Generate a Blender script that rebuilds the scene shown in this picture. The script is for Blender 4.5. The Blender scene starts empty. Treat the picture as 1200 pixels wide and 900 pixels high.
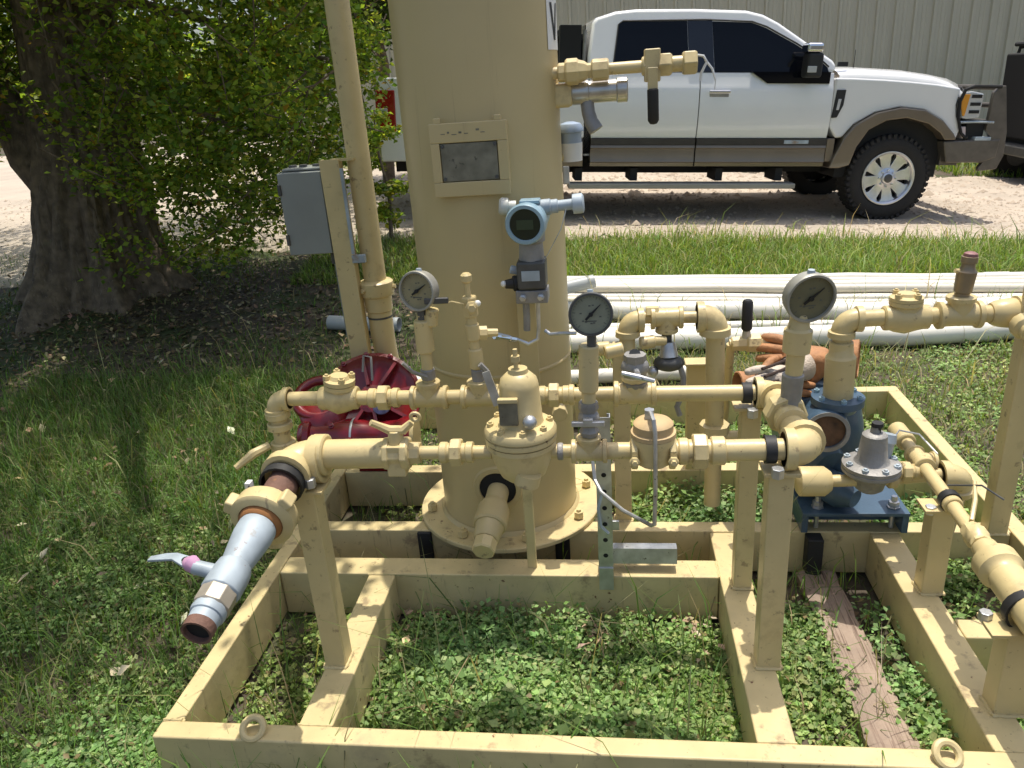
import bpy, math, random
import numpy as np
from mathutils import Vector, Matrix, Quaternion
R = math.radians
random.seed(7); rng = np.random.default_rng(11)
scene = bpy.context.scene
C = scene.collection

# ------------------------------------------------------------------ camera, world, sun, exposure
def cam_axes(pitch, roll, yaw):
    p, r, y = R(pitch), R(roll), R(yaw)
    fw = Vector((-math.sin(y)*math.cos(p), math.cos(y)*math.cos(p), -math.sin(p)))
    rt = Vector((math.cos(y), math.sin(y), 0)); up = rt.cross(fw)
    return math.cos(r)*rt - math.sin(r)*up, math.cos(r)*up + math.sin(r)*rt, fw
cd = bpy.data.cameras.new('camera'); cam = bpy.data.objects.new('camera', cd); C.objects.link(cam)
rt, up, fw = cam_axes(21.7, 4.2, 8.0)
M3 = Matrix((rt, up, -fw)).transposed()
cam.matrix_world = Matrix.Translation((0, 0, 1.6)) @ M3.to_4x4()
cd.sensor_fit = 'HORIZONTAL'; cd.sensor_width = 36; cd.lens = 27.0; cd.clip_start = .05; cd.clip_end = 1000
scene.camera = cam
SUN = Vector((.08, .20, 1)).normalized()
w = bpy.data.worlds.new('World'); scene.world = w; w.use_nodes = True
nt = w.node_tree; bg = nt.nodes['Background']
sky = nt.nodes.new('ShaderNodeTexSky'); sky.sky_type = 'NISHITA'; sky.sun_disc = False
sky.sun_elevation = math.asin(SUN.z); sky.sun_rotation = math.atan2(SUN.x, SUN.y)
sky.air_density = 1.0; sky.dust_density = 4.0; sky.ozone_density = 1.0
nt.links.new(sky.outputs[0], bg.inputs[0]); bg.inputs[1].default_value = 0.15
ld = bpy.data.lights.new('sun', 'SUN'); ld.energy = 3.7; ld.angle = R(.53); ld.color = (1, .95, .86)
sun = bpy.data.objects.new('sun', ld); C.objects.link(sun); sun.location = (2, 5, 20)
sun.rotation_euler = SUN.to_track_quat('Z', 'Y').to_euler()
vs = scene.view_settings; vs.view_transform = 'Standard'; vs.look = 'None'; vs.gamma = 1; vs.exposure = 0.22
scene.cycles.max_bounces = 8

# ------------------------------------------------------------------ materials
MATS = {}
def mat(name, col, rough=.5, metal=0., var=.0, vscale=4., bump=0., bscale=60., spots=None, coat=0., spec=.5, detail=6.):
    if name in MATS: return MATS[name]
    m = bpy.data.materials.new(name); m.use_nodes = True; t = m.node_tree; b = t.nodes['Principled BSDF']
    b.inputs['Base Color'].default_value = (*col, 1); b.inputs['Roughness'].default_value = rough
    b.inputs['Metallic'].default_value = metal; b.inputs['Coat Weight'].default_value = coat
    b.inputs['Specular IOR Level'].default_value = spec
    tc = t.nodes.new('ShaderNodeTexCoord'); out = None
    if var:
        n = t.nodes.new('ShaderNodeTexNoise'); n.inputs['Scale'].default_value = vscale; n.inputs['Detail'].default_value = detail
        t.links.new(tc.outputs['Object'], n.inputs['Vector'])
        r = t.nodes.new('ShaderNodeValToRGB'); e = r.color_ramp.elements
        e[0].position = .3; e[1].position = .7
        e[0].color = (*[c*(1-var) for c in col], 1); e[1].color = (*[min(1, c*(1+var)) for c in col], 1)
        t.links.new(n.outputs['Fac'], r.inputs['Fac']); out = r.outputs['Color']
        rr = t.nodes.new('ShaderNodeMapRange'); rr.inputs[3].default_value = rough*.8; rr.inputs[4].default_value = min(1, rough*1.25)
        t.links.new(n.outputs['Fac'], rr.inputs[0]); t.links.new(rr.outputs[0], b.inputs['Roughness'])
    for sp in (spots or []):
        sc, th, scol, wid = sp[:4]
        n = t.nodes.new('ShaderNodeTexNoise'); n.inputs['Scale'].default_value = sc; n.inputs['Detail'].default_value = 8; n.inputs['Roughness'].default_value = .65
        if len(sp) > 4:
            mp = t.nodes.new('ShaderNodeMapping'); mp.inputs['Scale'].default_value = sp[4]; t.links.new(tc.outputs['Object'], mp.inputs[0]); t.links.new(mp.outputs[0], n.inputs['Vector'])
        else: t.links.new(tc.outputs['Object'], n.inputs['Vector'])
        mr = t.nodes.new('ShaderNodeMapRange'); mr.inputs[1].default_value = th; mr.inputs[2].default_value = th+wid
        t.links.new(n.outputs['Fac'], mr.inputs[0])
        mx = t.nodes.new('ShaderNodeMix'); mx.data_type = 'RGBA'
        t.links.new(mr.outputs[0], mx.inputs['Factor'])
        if out: t.links.new(out, mx.inputs['A'])
        else: mx.inputs['A'].default_value = (*col, 1)
        mx.inputs['B'].default_value = (*scol, 1); out = mx.outputs['Result']
    if out: t.links.new(out, b.inputs['Base Color'])
    if bump:
        n = t.nodes.new('ShaderNodeTexNoise'); n.inputs['Scale'].default_value = bscale; n.inputs['Detail'].default_value = 5
        t.links.new(tc.outputs['Object'], n.inputs['Vector'])
        bm = t.nodes.new('ShaderNodeBump'); bm.inputs['Strength'].default_value = bump; bm.inputs['Distance'].default_value = .01
        t.links.new(n.outputs['Fac'], bm.inputs['Height']); t.links.new(bm.outputs[0], b.inputs['Normal'])
    MATS[name] = m; return m
def leafmat(name, rough=.55, trans=.35):
    m = bpy.data.materials.new(name); m.use_nodes = True; t = m.node_tree; b = t.nodes['Principled BSDF']; o = t.nodes['Material Output']
    a = t.nodes.new('ShaderNodeAttribute'); a.attribute_name = 'Col'
    t.links.new(a.outputs['Color'], b.inputs['Base Color']); b.inputs['Roughness'].default_value = rough; b.inputs['Specular IOR Level'].default_value = .35
    tr = t.nodes.new('ShaderNodeBsdfTranslucent'); g = t.nodes.new('ShaderNodeMix'); g.data_type = 'RGBA'; g.blend_type = 'MULTIPLY'; g.inputs['Factor'].default_value = 1
    t.links.new(a.outputs['Color'], g.inputs['A']); g.inputs['B'].default_value = (1.5, 1.5, .6, 1); t.links.new(g.outputs['Result'], tr.inputs[0])
    mx = t.nodes.new('ShaderNodeMixShader'); mx.inputs[0].default_value = trans
    t.links.new(b.outputs[0], mx.inputs[1]); t.links.new(tr.outputs[0], mx.inputs[2]); t.links.new(mx.outputs[0], o.inputs['Surface'])
    return m
RUST = (.16, .07, .03); DIRT = (.28, .21, .12)
M_CREAM = mat('cream_paint', (.63, .505, .25), .38, var=.09, vscale=6, bump=.10, bscale=40, spots=[(9, .57, (.49, .38, .19), .12), (28, .62, (.36, .27, .14), .06), (55, .68, RUST, .03)])
M_CREAMS = mat('cream_paint_worn', (.62, .50, .25), .5, var=.12, vscale=9, bump=.12, bscale=28, spots=[(4.5, .58, (.47, .375, .21), .14), (13, .59, (.36, .27, .145), .09), (9, .62, (.39, .30, .165), .06, (6, 6, .5)), (38, .65, RUST, .035)])
M_TANK = mat('tank_paint', (.56, .45, .225), .38, var=.06, vscale=2.5, bump=.05, bscale=22, spots=[(2.5, .60, (.50, .395, .20), .2), (5, .62, (.47, .37, .19), .12, (5, 5, .22)), (9, .66, (.42, .32, .17), .08, (6, 6, .12)), (40, .71, (.30, .22, .11), .03)])
M_STEEL = mat('galvanised_steel', (.55, .56, .56), .38, .75, var=.22, vscale=25, spots=[(40, .64, (.12, .11, .10), .05)])
M_STEELW = mat('weathered_white_steel', (.38, .44, .48), .55, .1, var=.25, vscale=12, spots=[(10, .62, (.30, .22, .15), .1), (30, .66, RUST, .05)])
M_CHROME = mat('chrome', (.75, .76, .78), .12, 1.)
M_GREY = mat('grey_casting', (.30, .29, .27), .55, .3, var=.18, vscale=20, bump=.2, bscale=120)
M_DGREY = mat('dark_grey_metal', (.10, .10, .095), .5, .4, var=.2, vscale=20)
M_BLACK = mat('black_rubber', (.018, .018, .018), .6, var=.2, vscale=15)
M_RUSTP = mat('rusty_pipe', (.16, .085, .06), .75, .1, var=.3, vscale=25, bump=.3, bscale=90, spots=[(30, .6, (.25, .12, .05), .1)])
M_RED = mat('red_paint', (.20, .009, .014), .25, var=.15, vscale=6, coat=.4, spots=[(16, .68, (.10, .01, .01), .08)])
M_BLUE = mat('blue_paint', (.055, .10, .15), .38, var=.15, vscale=8, bump=.1, bscale=80, coat=.2, spots=[(9, .62, (.12, .19, .27), .15), (30, .72, (.3, .3, .3), .04)])
M_TBLUE = mat('light_blue_enamel', (.27, .40, .47), .35, var=.08, vscale=14, coat=.3, spots=[(20, .68, (.16, .24, .28), .06)])
M_DIAL = mat('gauge_dial', (.28, .245, .135), .75, var=.12, vscale=30)
M_DIALG = mat('grey_gauge_dial', (.27, .275, .19), .75, var=.12, vscale=30)
M_CASE = mat('gauge_case', (.36, .35, .30), .45, .3, var=.15, vscale=20)
M_INK = mat('black_ink', (.01, .01, .01), .6); M_TICK = mat('faded_ink', (.10, .10, .08), .6)
M_LENS = mat('dark_lens', (.012, .02, .012), .08)
M_PLATE = mat('dark_nameplate', (.21, .20, .15), .42, .35, var=.25, vscale=30, spots=[(45, .6, (.07, .07, .055), .08)])
M_PVC = mat('white_pvc', (.78, .75, .66), .42, var=.05, vscale=3, spots=[(6, .66, (.62, .55, .42), .15)])
M_PVC2 = mat('creamy_pvc', (.66, .61, .50), .45, var=.06, vscale=3, spots=[(6, .62, (.52, .45, .33), .15)]); M_PVCG = mat('grey_pvc', (.42, .44, .43), .45, var=.08, vscale=6)
M_LEATHER = mat('tan_leather', (.42, .205, .09), .7, var=.25, vscale=18, bump=.4, bscale=60, spots=[(25, .6, (.30, .13, .05), .1)])
M_KNIT = mat('pale_knit', (.55, .47, .38), .9, var=.15, vscale=30, bump=.4, bscale=150)
M_DKNIT = mat('dark_knit', (.05, .03, .022), .9)
M_BARK = mat('bark', (.165, .122, .082), .9, var=.5, vscale=14, bump=1.0, bscale=26, spots=[(6, .55, (.10, .075, .05), .12, (5, 5, .5)), (11, .58, (.24, .19, .14), .08, (7, 7, .7)), (3, .62, (.10, .12, .05), .1)])
M_WOOD = mat('weathered_wood', (.33, .25, .19), .9, var=.2, vscale=8, bump=.6, bscale=40, spots=[(7, .52, (.22, .155, .115), .08, (16, .5, 3)), (12, .60, (.10, .07, .05), .04, (14, .35, 3)), (10, .6, (.40, .32, .25), .1, (12, .6, 3))])
M_WHITE = mat('white_truck_paint', (.82, .82, .80), .22, var=.015, vscale=3, coat=.8)
M_BROWN = mat('brown_metallic_paint', (.20, .163, .12), .32, .55, var=.08, vscale=4, coat=.5)
M_DBROWN = mat('dark_trim', (.045, .04, .034), .45, .2, var=.15, vscale=10)
M_GLASS = mat('tinted_glass', (.004, .005, .008), .04, spec=.22)
M_TYRE = mat('tyre_rubber', (.020, .019, .018), .8, var=.3, vscale=20, bump=.4, bscale=90)
M_ALLOY = mat('bright_alloy', (.68, .69, .71), .32, .9, var=.08, vscale=20)
M_AMBER = mat('amber_lens', (.70, .30, .03), .15, coat=.5)
M_CLEAR = mat('headlight_lens', (.60, .62, .62), .08, .3, coat=.8)
M_TAIL = mat('red_lens', (.30, .012, .012), .12, coat=.6)
M_GUARD = mat('bumper_bronze', (.13, .115, .095), .42, .35, var=.18, vscale=12, spots=[(18, .66, (.22, .17, .11), .1)])
M_UNDER = mat('underbody_black', (.012, .012, .012), .8)
M_WALL = mat('siding_paint', (.54, .52, .40), .45, .1, var=.05, vscale=1.2, spots=[(2.0, .64, (.33, .32, .25), .2)])
M_BOX = mat('grey_enclosure', (.27, .285, .265), .45, .1, var=.08, vscale=7, spots=[(16, .66, (.22, .24, .23), .1)])
M_PINK = mat('pink_tape', (.55, .30, .45), .6, var=.1, vscale=30)
M_STICK = mat('white_sticker', (.78, .78, .74), .4, var=.04, vscale=20)
M_LEAF = leafmat('leaf', trans=.5); M_GRASS = leafmat('grass_blade', trans=.28); M_WEED = leafmat('weed_leaf', trans=.25)
M_DEAD = leafmat('dry_leaf', trans=.1)

# ------------------------------------------------------------------ mesh helpers
def fr(axis):
    a = Vector(axis).normalized(); h = Vector((0, 0, 1)) if abs(a.z) < .9 else Vector((1, 0, 0))
    x = h.cross(a).normalized(); return x, a.cross(x), a
class MB:
    def __init__(s): s.v = []; s.f = []
    def add(s, vs, fs):
        o = len(s.v); s.v += [tuple(v) for v in vs]; s.f += [tuple(i+o for i in f) for f in fs]; return s
    def box(s, c, d, rz=0., rot=None):
        c = Vector(c); m = rot or Matrix.Rotation(rz, 3, 'Z')
        vs = [c + m @ Vector((x*d[0]/2, y*d[1]/2, z*d[2]/2)) for z in (-1, 1) for y in (-1, 1) for x in (-1, 1)]
        return s.add(vs, [(0, 2, 3, 1), (4, 5, 7, 6), (0, 1, 5, 4), (2, 6, 7, 3), (0, 4, 6, 2), (1, 3, 7, 5)])
    def bb(s, x0, x1, y0, y1, z0, z1): return s.box(((x0+x1)/2, (y0+y1)/2, (z0+z1)/2), (x1-x0, y1-y0, z1-z0))
    def rev(s, p, axis, prof, n=20, caps=True, ph=0.):
        x, y, a = fr(axis); p = Vector(p); vs = []; fs = []
        for t, r in prof:
            for k in range(n):
                th = 2*math.pi*k/n + ph
                vs.append(p + a*t + (x*math.cos(th) + y*math.sin(th))*r)
        for i in range(len(prof)-1):
            for k in range(n):
                k2 = (k+1) % n; fs.append((i*n+k, i*n+k2, (i+1)*n+k2, (i+1)*n+k))
        if caps: fs.append(tuple(reversed(range(n)))); fs.append(tuple((len(prof)-1)*n+k for k in range(n)))
        return s.add(vs, fs)
    def cyl(s, p0, p1, r0, r1=None, n=16):
        p0 = Vector(p0); d = Vector(p1)-p0; return s.rev(p0, d, [(0, r0), (d.length, r0 if r1 is None else r1)], n)
    def tube(s, path, r, n=8, caps=True):
        P = [Vector(p) for p in path]; m = len(P); rs = r if isinstance(r, (list, tuple)) else [r]*m; vs = []; fs = []
        t = (P[1]-P[0]).normalized(); x, y, _ = fr(t)
        for i in range(m):
            tn = ((P[min(i+1, m-1)]-P[max(i-1, 0)])).normalized()
            q = t.rotation_difference(tn); x = q @ x; y = q @ y; t = tn
            for k in range(n):
                th = 2*math.pi*k/n; vs.append(P[i] + (x*math.cos(th)+y*math.sin(th))*rs[i])
        for i in range(m-1):
            for k in range(n): k2 = (k+1) % n; fs.append((i*n+k, i*n+k2, (i+1)*n+k2, (i+1)*n+k))
        if caps: fs.append(tuple(reversed(range(n)))); fs.append(tuple((m-1)*n+k for k in range(n)))
        return s.add(vs, fs)
    def sph(s, c, r, n=14, sc=(1, 1, 1), rot=None):
        c = Vector(c); vs = []; fs = []; m = n//2
        for i in range(m+1):
            ph = math.pi*i/m
            for k in range(n):
                th = 2*math.pi*k/n; q = Vector((math.sin(ph)*math.cos(th)*r*sc[0], math.sin(ph)*math.sin(th)*r*sc[1], -math.cos(ph)*r*sc[2]))
                vs.append(c + (rot @ q if rot else q))
        for i in range(m):
            for k in range(n): k2 = (k+1) % n; fs.append((i*n+k, i*n+k2, (i+1)*n+k2, (i+1)*n+k))
        return s.add(vs, fs)
    def prism(s, pts, o, ux, uy, depth):        # 2-D outline extruded along ux x uy by depth
        o, ux, uy = Vector(o), Vector(ux).normalized(), Vector(uy).normalized(); d = ux.cross(uy)*depth; n = len(pts)
        vs = [o+ux*a+uy*b for a, b in pts] + [o+ux*a+uy*b+d for a, b in pts]
        fs = [tuple(reversed(range(n))), tuple(range(n, 2*n))] + [(i, (i+1) % n, n+(i+1) % n, n+i) for i in range(n)]
        return s.add(vs, fs)
    def torus(s, c, axis, R0, r, n=24, m=8, a0=0., a1=2*math.pi):
        x, y, a = fr(axis); c = Vector(c)
        full = abs(a1-a0-2*math.pi) < 1e-6; k = n if full else n+1
        path = [c+(x*math.cos(a0+(a1-a0)*i/n)+y*math.sin(a0+(a1-a0)*i/n))*R0 for i in range(k)]
        if full: path.append(path[0]); path.append(path[1]); return s.tube(path, r, m, False)
        return s.tube(path, r, m)
    def build(s, name, material, parent=None, bev=0., smooth=38., seg=2, origin=None):
        o = Vector(origin) if origin else (root_loc(parent) if parent else Vector((0, 0, 0)))
        me = bpy.data.meshes.new(name); me.from_pydata([(v[0]-o.x, v[1]-o.y, v[2]-o.z) for v in s.v], [], s.f)
        me.materials.append(material)
        if smooth: me.shade_smooth(); me.set_sharp_from_angle(angle=R(smooth))
        ob = bpy.data.objects.new(name, me); C.objects.link(ob)
        if parent: ob.parent = parent
        if origin: ob.location = o
        if bev:
            b = ob.modifiers.new('bevel', 'BEVEL'); b.width = bev; b.segments = seg; b.limit_method = 'ANGLE'; b.angle_limit = R(40); b.harden_normals = True
        return ob
def root_loc(o):
    if o.get('local'): return Vector((0, 0, 0))
    l = o.location.copy()
    while o.parent: o = o.parent; l += o.location
    if o.get('local'): return Vector((0, 0, 0))
    return l
def tag(o, label=None, cat=None, group=None, kind=None):
    if label: o['label'] = label
    if cat: o['category'] = cat
    if group: o['group'] = group
    if kind: o['kind'] = kind
    return o
def thing(name, label, cat, loc, group=None):
    o = bpy.data.objects.new(name, None); C.objects.link(o); o.location = loc; o.empty_display_size = .1
    return tag(o, label, cat, group)
def soup(name, verts, tris, cols, material, parent=None, kind=None):
    me = bpy.data.meshes.new(name); n = len(verts); f = len(tris)
    me.vertices.add(n); me.vertices.foreach_set('co', np.ascontiguousarray(verts, dtype=np.float32).ravel())
    me.loops.add(3*f); me.loops.foreach_set('vertex_index', np.ascontiguousarray(tris, dtype=np.int32).ravel())
    me.polygons.add(f); me.polygons.foreach_set('loop_start', np.arange(0, 3*f, 3, dtype=np.int32))
    me.update(calc_edges=True)
    ca = me.color_attributes.new('Col', 'FLOAT_COLOR', 'POINT')
    c4 = np.ones((n, 4), np.float32); c4[:, :3] = cols; ca.data.foreach_set('color', c4.ravel())
    me.materials.append(material)
    o = bpy.data.objects.new(name, me); C.objects.link(o)
    if parent: o.parent = parent; 
    if kind: o['kind'] = kind
    return o
def leaves_arrays(P, size, asp, col, upbias=.8, fold=.25):
    n = len(P)
    d = rng.normal(size=(n, 3)); d[:, 2] = d[:, 2]*.5 - .15; d /= np.linalg.norm(d, axis=1)[:, None]
    nn = rng.normal(size=(n, 3))*.6; nn[:, 2] += upbias; nn -= d*np.sum(nn*d, 1)[:, None]; nn /= np.linalg.norm(nn, axis=1)[:, None]+1e-9
    s = np.cross(nn, d); L = size[:, None]; W = (size*asp)[:, None]
    v = np.stack([P, P+d*L*.45+s*W*.5+nn*W*fold, P+d*L, P+d*L*.45-s*W*.5+nn*W*fold], 1).reshape(-1, 3)
    b = np.arange(n)[:, None]*4
    t = np.concatenate([b+np.array([[0, 1, 2]]), b+np.array([[0, 2, 3]])], 1).reshape(-1, 3)
    return v, t, np.repeat(col, 4, 0)
def blades_arrays(P, h, wd, lean, col):
    n = len(P); a = rng.uniform(0, 2*math.pi, n); dr = np.stack([np.cos(a), np.sin(a), np.zeros(n)], 1)
    b = a + math.pi/2 + rng.normal(0, .5, n); sd = np.stack([np.cos(b), np.sin(b), np.zeros(n)], 1)*wd[:, None]*.5
    upv = np.array([[0, 0, 1.]])
    mid = P + upv*(h*.6)[:, None] + dr*(h*lean*.35)[:, None]; tip = P + upv*(h*(1-.25*lean))[:, None] + dr*(h*lean)[:, None]
    v = np.stack([P-sd, P+sd, mid+sd*.8, mid-sd*.8, tip], 1).reshape(-1, 3); k = np.arange(n)[:, None]*5
    t = np.concatenate([k+np.array([[0, 1, 2]]), k+np.array([[0, 2, 3]]), k+np.array([[3, 2, 4]])], 1).reshape(-1, 3)
    return v, t, np.repeat(col, 5, 0)
def cat_arrays(L):
    vo = 0; V, T, K = [], [], []
    for v, t, c in L: V.append(v); T.append(t+vo); K.append(c); vo += len(v)
    return np.concatenate(V), np.concatenate(T), np.concatenate(K)
def palette(n, cols, jit=.2):
    cols = np.array(cols); c = cols[rng.integers(0, len(cols), n)]
    return c*(1+rng.normal(0, jit, (n, 1)))*(1+rng.normal(0, jit*.25, (n, 3)))
def clampc(c): return np.clip(c*1.5, .004, .9)

# ------------------------------------------------------------------ terrain
def sst(a, b, t): t = np.clip((t-a)/(b-a), 0, 1); return t*t*(3-2*t)
def hz(x, y):
    x = np.asarray(x, float); y = np.asarray(y, float)
    base = sst(4.3, 8.0, y)*(-.07*(np.clip(x, -2.6, 9)-2.8))
    bump = .012*np.sin(x*2.1+1.3)*np.sin(y*1.7)+.008*np.sin(x*5.3+y*3.1)
    mound = .10*np.exp(-(((x+4.2)/1.3)**2+((y-5.8)/1.1)**2))
    return base + bump*sst(6.8, 5.5, y)*np.where(np.abs(x) < 1.4, .4, 1) + mound - .012
def grid(name, xs, ys, zf, material, kind='structure', label=None):
    X, Y = np.meshgrid(xs, ys) if xs.ndim == 1 else (xs, ys)
    Z = zf(X, Y); n, m = X.shape; V = np.stack([X, Y, Z], -1).reshape(-1, 3)
    i = (np.arange(n-1)[:, None]*m+np.arange(m-1)[None]).ravel(); F = np.stack([i, i+1, i+m+1, i+m], 1)
    me = bpy.data.meshes.new(name); me.from_pydata(V.tolist(), [], F.tolist()); me.shade_smooth(); me.materials.append(material)
    o = bpy.data.objects.new(name, me); C.objects.link(o); tag(o, label, kind=kind); return o
M_SOIL = mat('soil', (.085, .066, .045), .95, var=.4, vscale=6, bump=.9, bscale=35, spots=[(1.3, .5, (.055, .075, .022), .12), (9, .58, (.17, .13, .085), .1)])
M_ROAD = mat('caliche', (.46, .39, .305), .95, var=.14, vscale=1.4, bump=.55, bscale=28, spots=[(3, .58, (.36, .31, .245), .15), (40, .63, (.26, .22, .18), .05), (75, .66, (.56, .51, .43), .04)], detail=10)
xs = np.unique(np.concatenate([np.linspace(-400, -14, 14), np.linspace(-14, 12, 140), np.linspace(12, 400, 14)]))
ys = np.unique(np.concatenate([np.linspace(-60, -2, 8), np.linspace(-2, 17, 110), np.linspace(17, 600, 16)]))
grid('ground', xs, ys, hz, M_SOIL)
# gravel road: near and far edges wander
rx = np.linspace(-40, 26, 500)
def road_near(x): return np.interp(x, [-40, -12, -7.5, -5.5, -4.2, -3, -1.5, 0, 2, 3.5, 8, 26], [5.2, 5.4, 5.6, 5.75, 6.5, 6.75, 7.05, 7.1, 7.15, 7.05, 6.8, 6.6])
def road_far(x): return np.interp(x, [-40, -14, -9, -6, -3, 0, 5, 9, 26], [24, 23, 22, 17, 13.0, 12.3, 11.9, 11.7, 11.5])
def wig(x, k): return .10*np.sin(x*3.1+k)+.07*np.sin(x*7.3+2*k)+.04*np.sin(x*17.7+k)
tt = np.concatenate([[0], np.linspace(.008, 1, 39)])[:, None]
RX = np.repeat(rx[None], 40, 0); RY = (road_near(rx)+wig(rx, 1))[None]*(1-tt)+(road_far(rx)+wig(rx, 4))[None]*tt
grid('dirt_road', RX, RY, lambda x, y: hz(x, y)+np.where(np.repeat(tt, x.shape[1], 1) < .005, -.03, .013)+.004*np.sin(x*3+y*5)*np.sin(y*2.3), M_ROAD)

# ------------------------------------------------------------------ building: metal siding behind the truck
BY = 15.0
bld = thing('metal_building', 'long grey green metal building with ribbed siding behind the white truck', 'building', (0, BY, -.6))
def siding():
    b = MB(); W = .914; pts = []; x = 0
    for k in range(3):
        o = k*.3047
        pts += [(o, 0), (o+.045, 0), (o+.060, -.045), (o+.10, -.045), (o+.12, 0), (o+.185, 0), (o+.192, -.007), (o+.205, -.007), (o+.212, 0), (o+.25, 0), (o+.257, -.007), (o+.27, -.007), (o+.277, 0)]
    pts.append((W-.002, 0)); n = len(pts)
    vs = [(p[0], p[1], 0) for p in pts]+[(p[0], p[1], 4.6) for p in pts]
    return b.add(vs, [(i, i+1, n+i+1, n+i) for i in range(n-1)])
sd = siding(); first = None
for i in range(25):
    x0 = -5.25+.914*i
    if first is None:
        first = sd.build('wall_panel', M_WALL, bld, smooth=20, origin=(0, 0, 0)); o = first
    else: o = first.copy(); C.objects.link(o)
    o.location = (x0, 0, .12)
MB().bb(-5.3, 17.6, BY+.02, BY+11, -.6, 4.1).build('wall', M_WALL, bld)
MB().bb(-5.4, 17.65, BY-.06, BY+.03, -.62, -.47).build('base_trim', M_DGREY, bld)
MB().prism([(-.45, 4.0), (5.5, 5.4), (11.5, 4.0), (11.5, 4.12), (5.5, 5.52), (-.45, 4.12)], (-5.6, BY, 0), (0, 1, 0), (0, 0, 1), 23.4).build('roof', M_WALL, bld)
MB().bb(-5.6, 17.8, BY-.47, BY-.44, 3.9, 4.12).build('gutter', M_WALL, bld)

# ------------------------------------------------------------------ skid frame
ZT = .16
skid = thing('steel_skid', 'cream painted steel skid frame lying in the weeds', 'skid', (0, 1.34, 0))
def beam(x0, x1, y0, y1, z0=.0, z1=ZT, name='beam', m=M_CREAMS):
    return MB().bb(x0, x1, y0, y1, z0, z1).build(name, m, skid, bev=.005)
def channel(x0, x1, y0, y1, name='beam', open_side=-1):
    # C-section running along x: web and two flanges
    b = MB(); wb = .009
    yw = (y1-wb, y1) if open_side < 0 else (y0, y0+wb)
    yf = (y0, y1-wb) if open_side < 0 else (y0+wb, y1)
    b.bb(x0, x1, *yw, .0, ZT); b.bb(x0, x1, *yf, ZT-.012, ZT); b.bb(x0, x1, *yf, .0, .012)
    return b.build(name, M_CREAMS, skid, bev=.003)
front = MB().bb(-1.142, 1.30, 1.312, 1.366, 0, ZT).build('front_beam', M_CREAMS, skid, bev=.006)
beam(-1.140, -1.088, 1.368, 3.40, name='side_beam'); beam(1.245, 1.30, 1.368, 3.40, name='side_beam')
beam(-1.140, 1.30, 3.402, 3.46, name='end_beam')
beam(-1.086, .308, 1.983, 2.072, name='cross_beam')                 # in front of the vessel
beam(-1.086, 1.243, 2.236, 2.296, name='cross_beam')
beam(-1.086, 1.243, 2.66, 2.72, name='cross_beam')
beam(-.785, -.697, 1.368, 1.981, 0, ZT-.002, name='cross_beam')     # short members running back
beam(.310, .398, 1.368, 2.234, 0, ZT-.003, name='cross_beam')
beam(.815, .905, 1.368, 2.234, 0, ZT-.002, name='cross_beam')
beam(.907, 1.243, 1.74, 1.815, 0, ZT-.004, name='cross_beam')
def post(x, y, w, d, z1, z0=ZT-.002, name='post', rz=0, flare=0):
    b = MB(); b.box((x, y, (z0+z1)/2), (w, d, z1-z0), rz)
    return b.build(name, M_CREAM, skid, bev=.004)
def saddle(x, y, z, wx=.085, wy=.055): return MB().box((x, y, z+.005), (wx, wy, .010)).build('saddle_plate', M_CREAM, skid, bev=.002)
# left front post: an angle section; right front post a wide flat tube
b = MB(); b.bb(-.783, -.727, 1.565, 1.572, ZT-.002, .69); b.bb(-.734, -.727, 1.572, 1.625, ZT-.002, .69)
b.build('post', M_CREAM, skid, bev=.002); saddle(-.75, 1.60, .69, .09, .075)
post(.380, 1.63, .058, .055, .715); saddle(.380, 1.63, .715, .082, .075)
post(.368, 1.955, .052, .05, .735); saddle(.368, 1.955, .735, .095, .075)
post(.030, 2.318, .055, .04, .80, ZT); 
post(-.262, 2.025, .030, .008, .72)
post(.315, 2.69, .085, .05, .585); saddle(.315, 2.69, .585, .10, .07)
post(.888, 1.945, .06, .06, .425); saddle(.88, 1.945, .425, .09, .07)
post(.893, 1.50, .075, .06, .385); saddle(.88, 1.50, .385, .13, .08)
post(1.195, 2.25, .06, .055, 1.15, ZT)
for x, y in ((-.885, 1.336), (.705, 1.338)):
    MB().torus((x, y, ZT+.014), (.12, -.75, 1), .025, .009, 20, 8).build('lifting_eye', M_CREAMS, skid)
for x, y in ((-.66, 2.27), (-.18, 2.27), (.64, 2.235)):
    MB().bb(x-.025, x+.025, y-.045, y+.03, .02, .155).build('bracket', M_BLACK, skid, bev=.004)
def weld(p0, p1, r=.0045):
    p0, p1 = Vector(p0), Vector(p1); L = (p1-p0).length; n = max(4, int(L/.008)); d = (p1-p0)/n
    MB().tube([p0+d*i+Vector((rng.normal(0, .0007), rng.normal(0, .0007), rng.normal(0, .0005))) for i in range(n+1)], [r*(1+.25*math.sin(i*2.4)) for i in range(n+1)], 6).build('weld_bead', M_CREAMS, skid)
for x, y, w_, d_ in ((.380, 1.63, .058, .055), (.368, 1.955, .052, .05), (.888, 1.945, .06, .06), (.893, 1.50, .075, .06), (.030, 2.318, .055, .04), (1.195, 2.25, .06, .055), (-.755, 1.595, .058, .06)):
    weld((x-w_/2-.003, y-d_/2-.002, ZT), (x+w_/2+.003, y-d_/2-.002, ZT)); weld((x-w_/2-.002, y-d_/2, ZT), (x-w_/2-.002, y+d_/2, ZT)); weld((x+w_/2+.002, y-d_/2, ZT), (x+w_/2+.002, y+d_/2, ZT))
for x0, x1, y in ((-.785, -.697, 1.367), (.310, .398, 1.367), (.815, .905, 1.367), (-.785, -.697, 1.982), (.310, .398, 2.235), (.815, .905, 2.235), (.907, .907, 1.74)):
    if x1 > x0: weld((x0, y, ZT-.002), (x1, y, ZT-.002), .0035)
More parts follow.
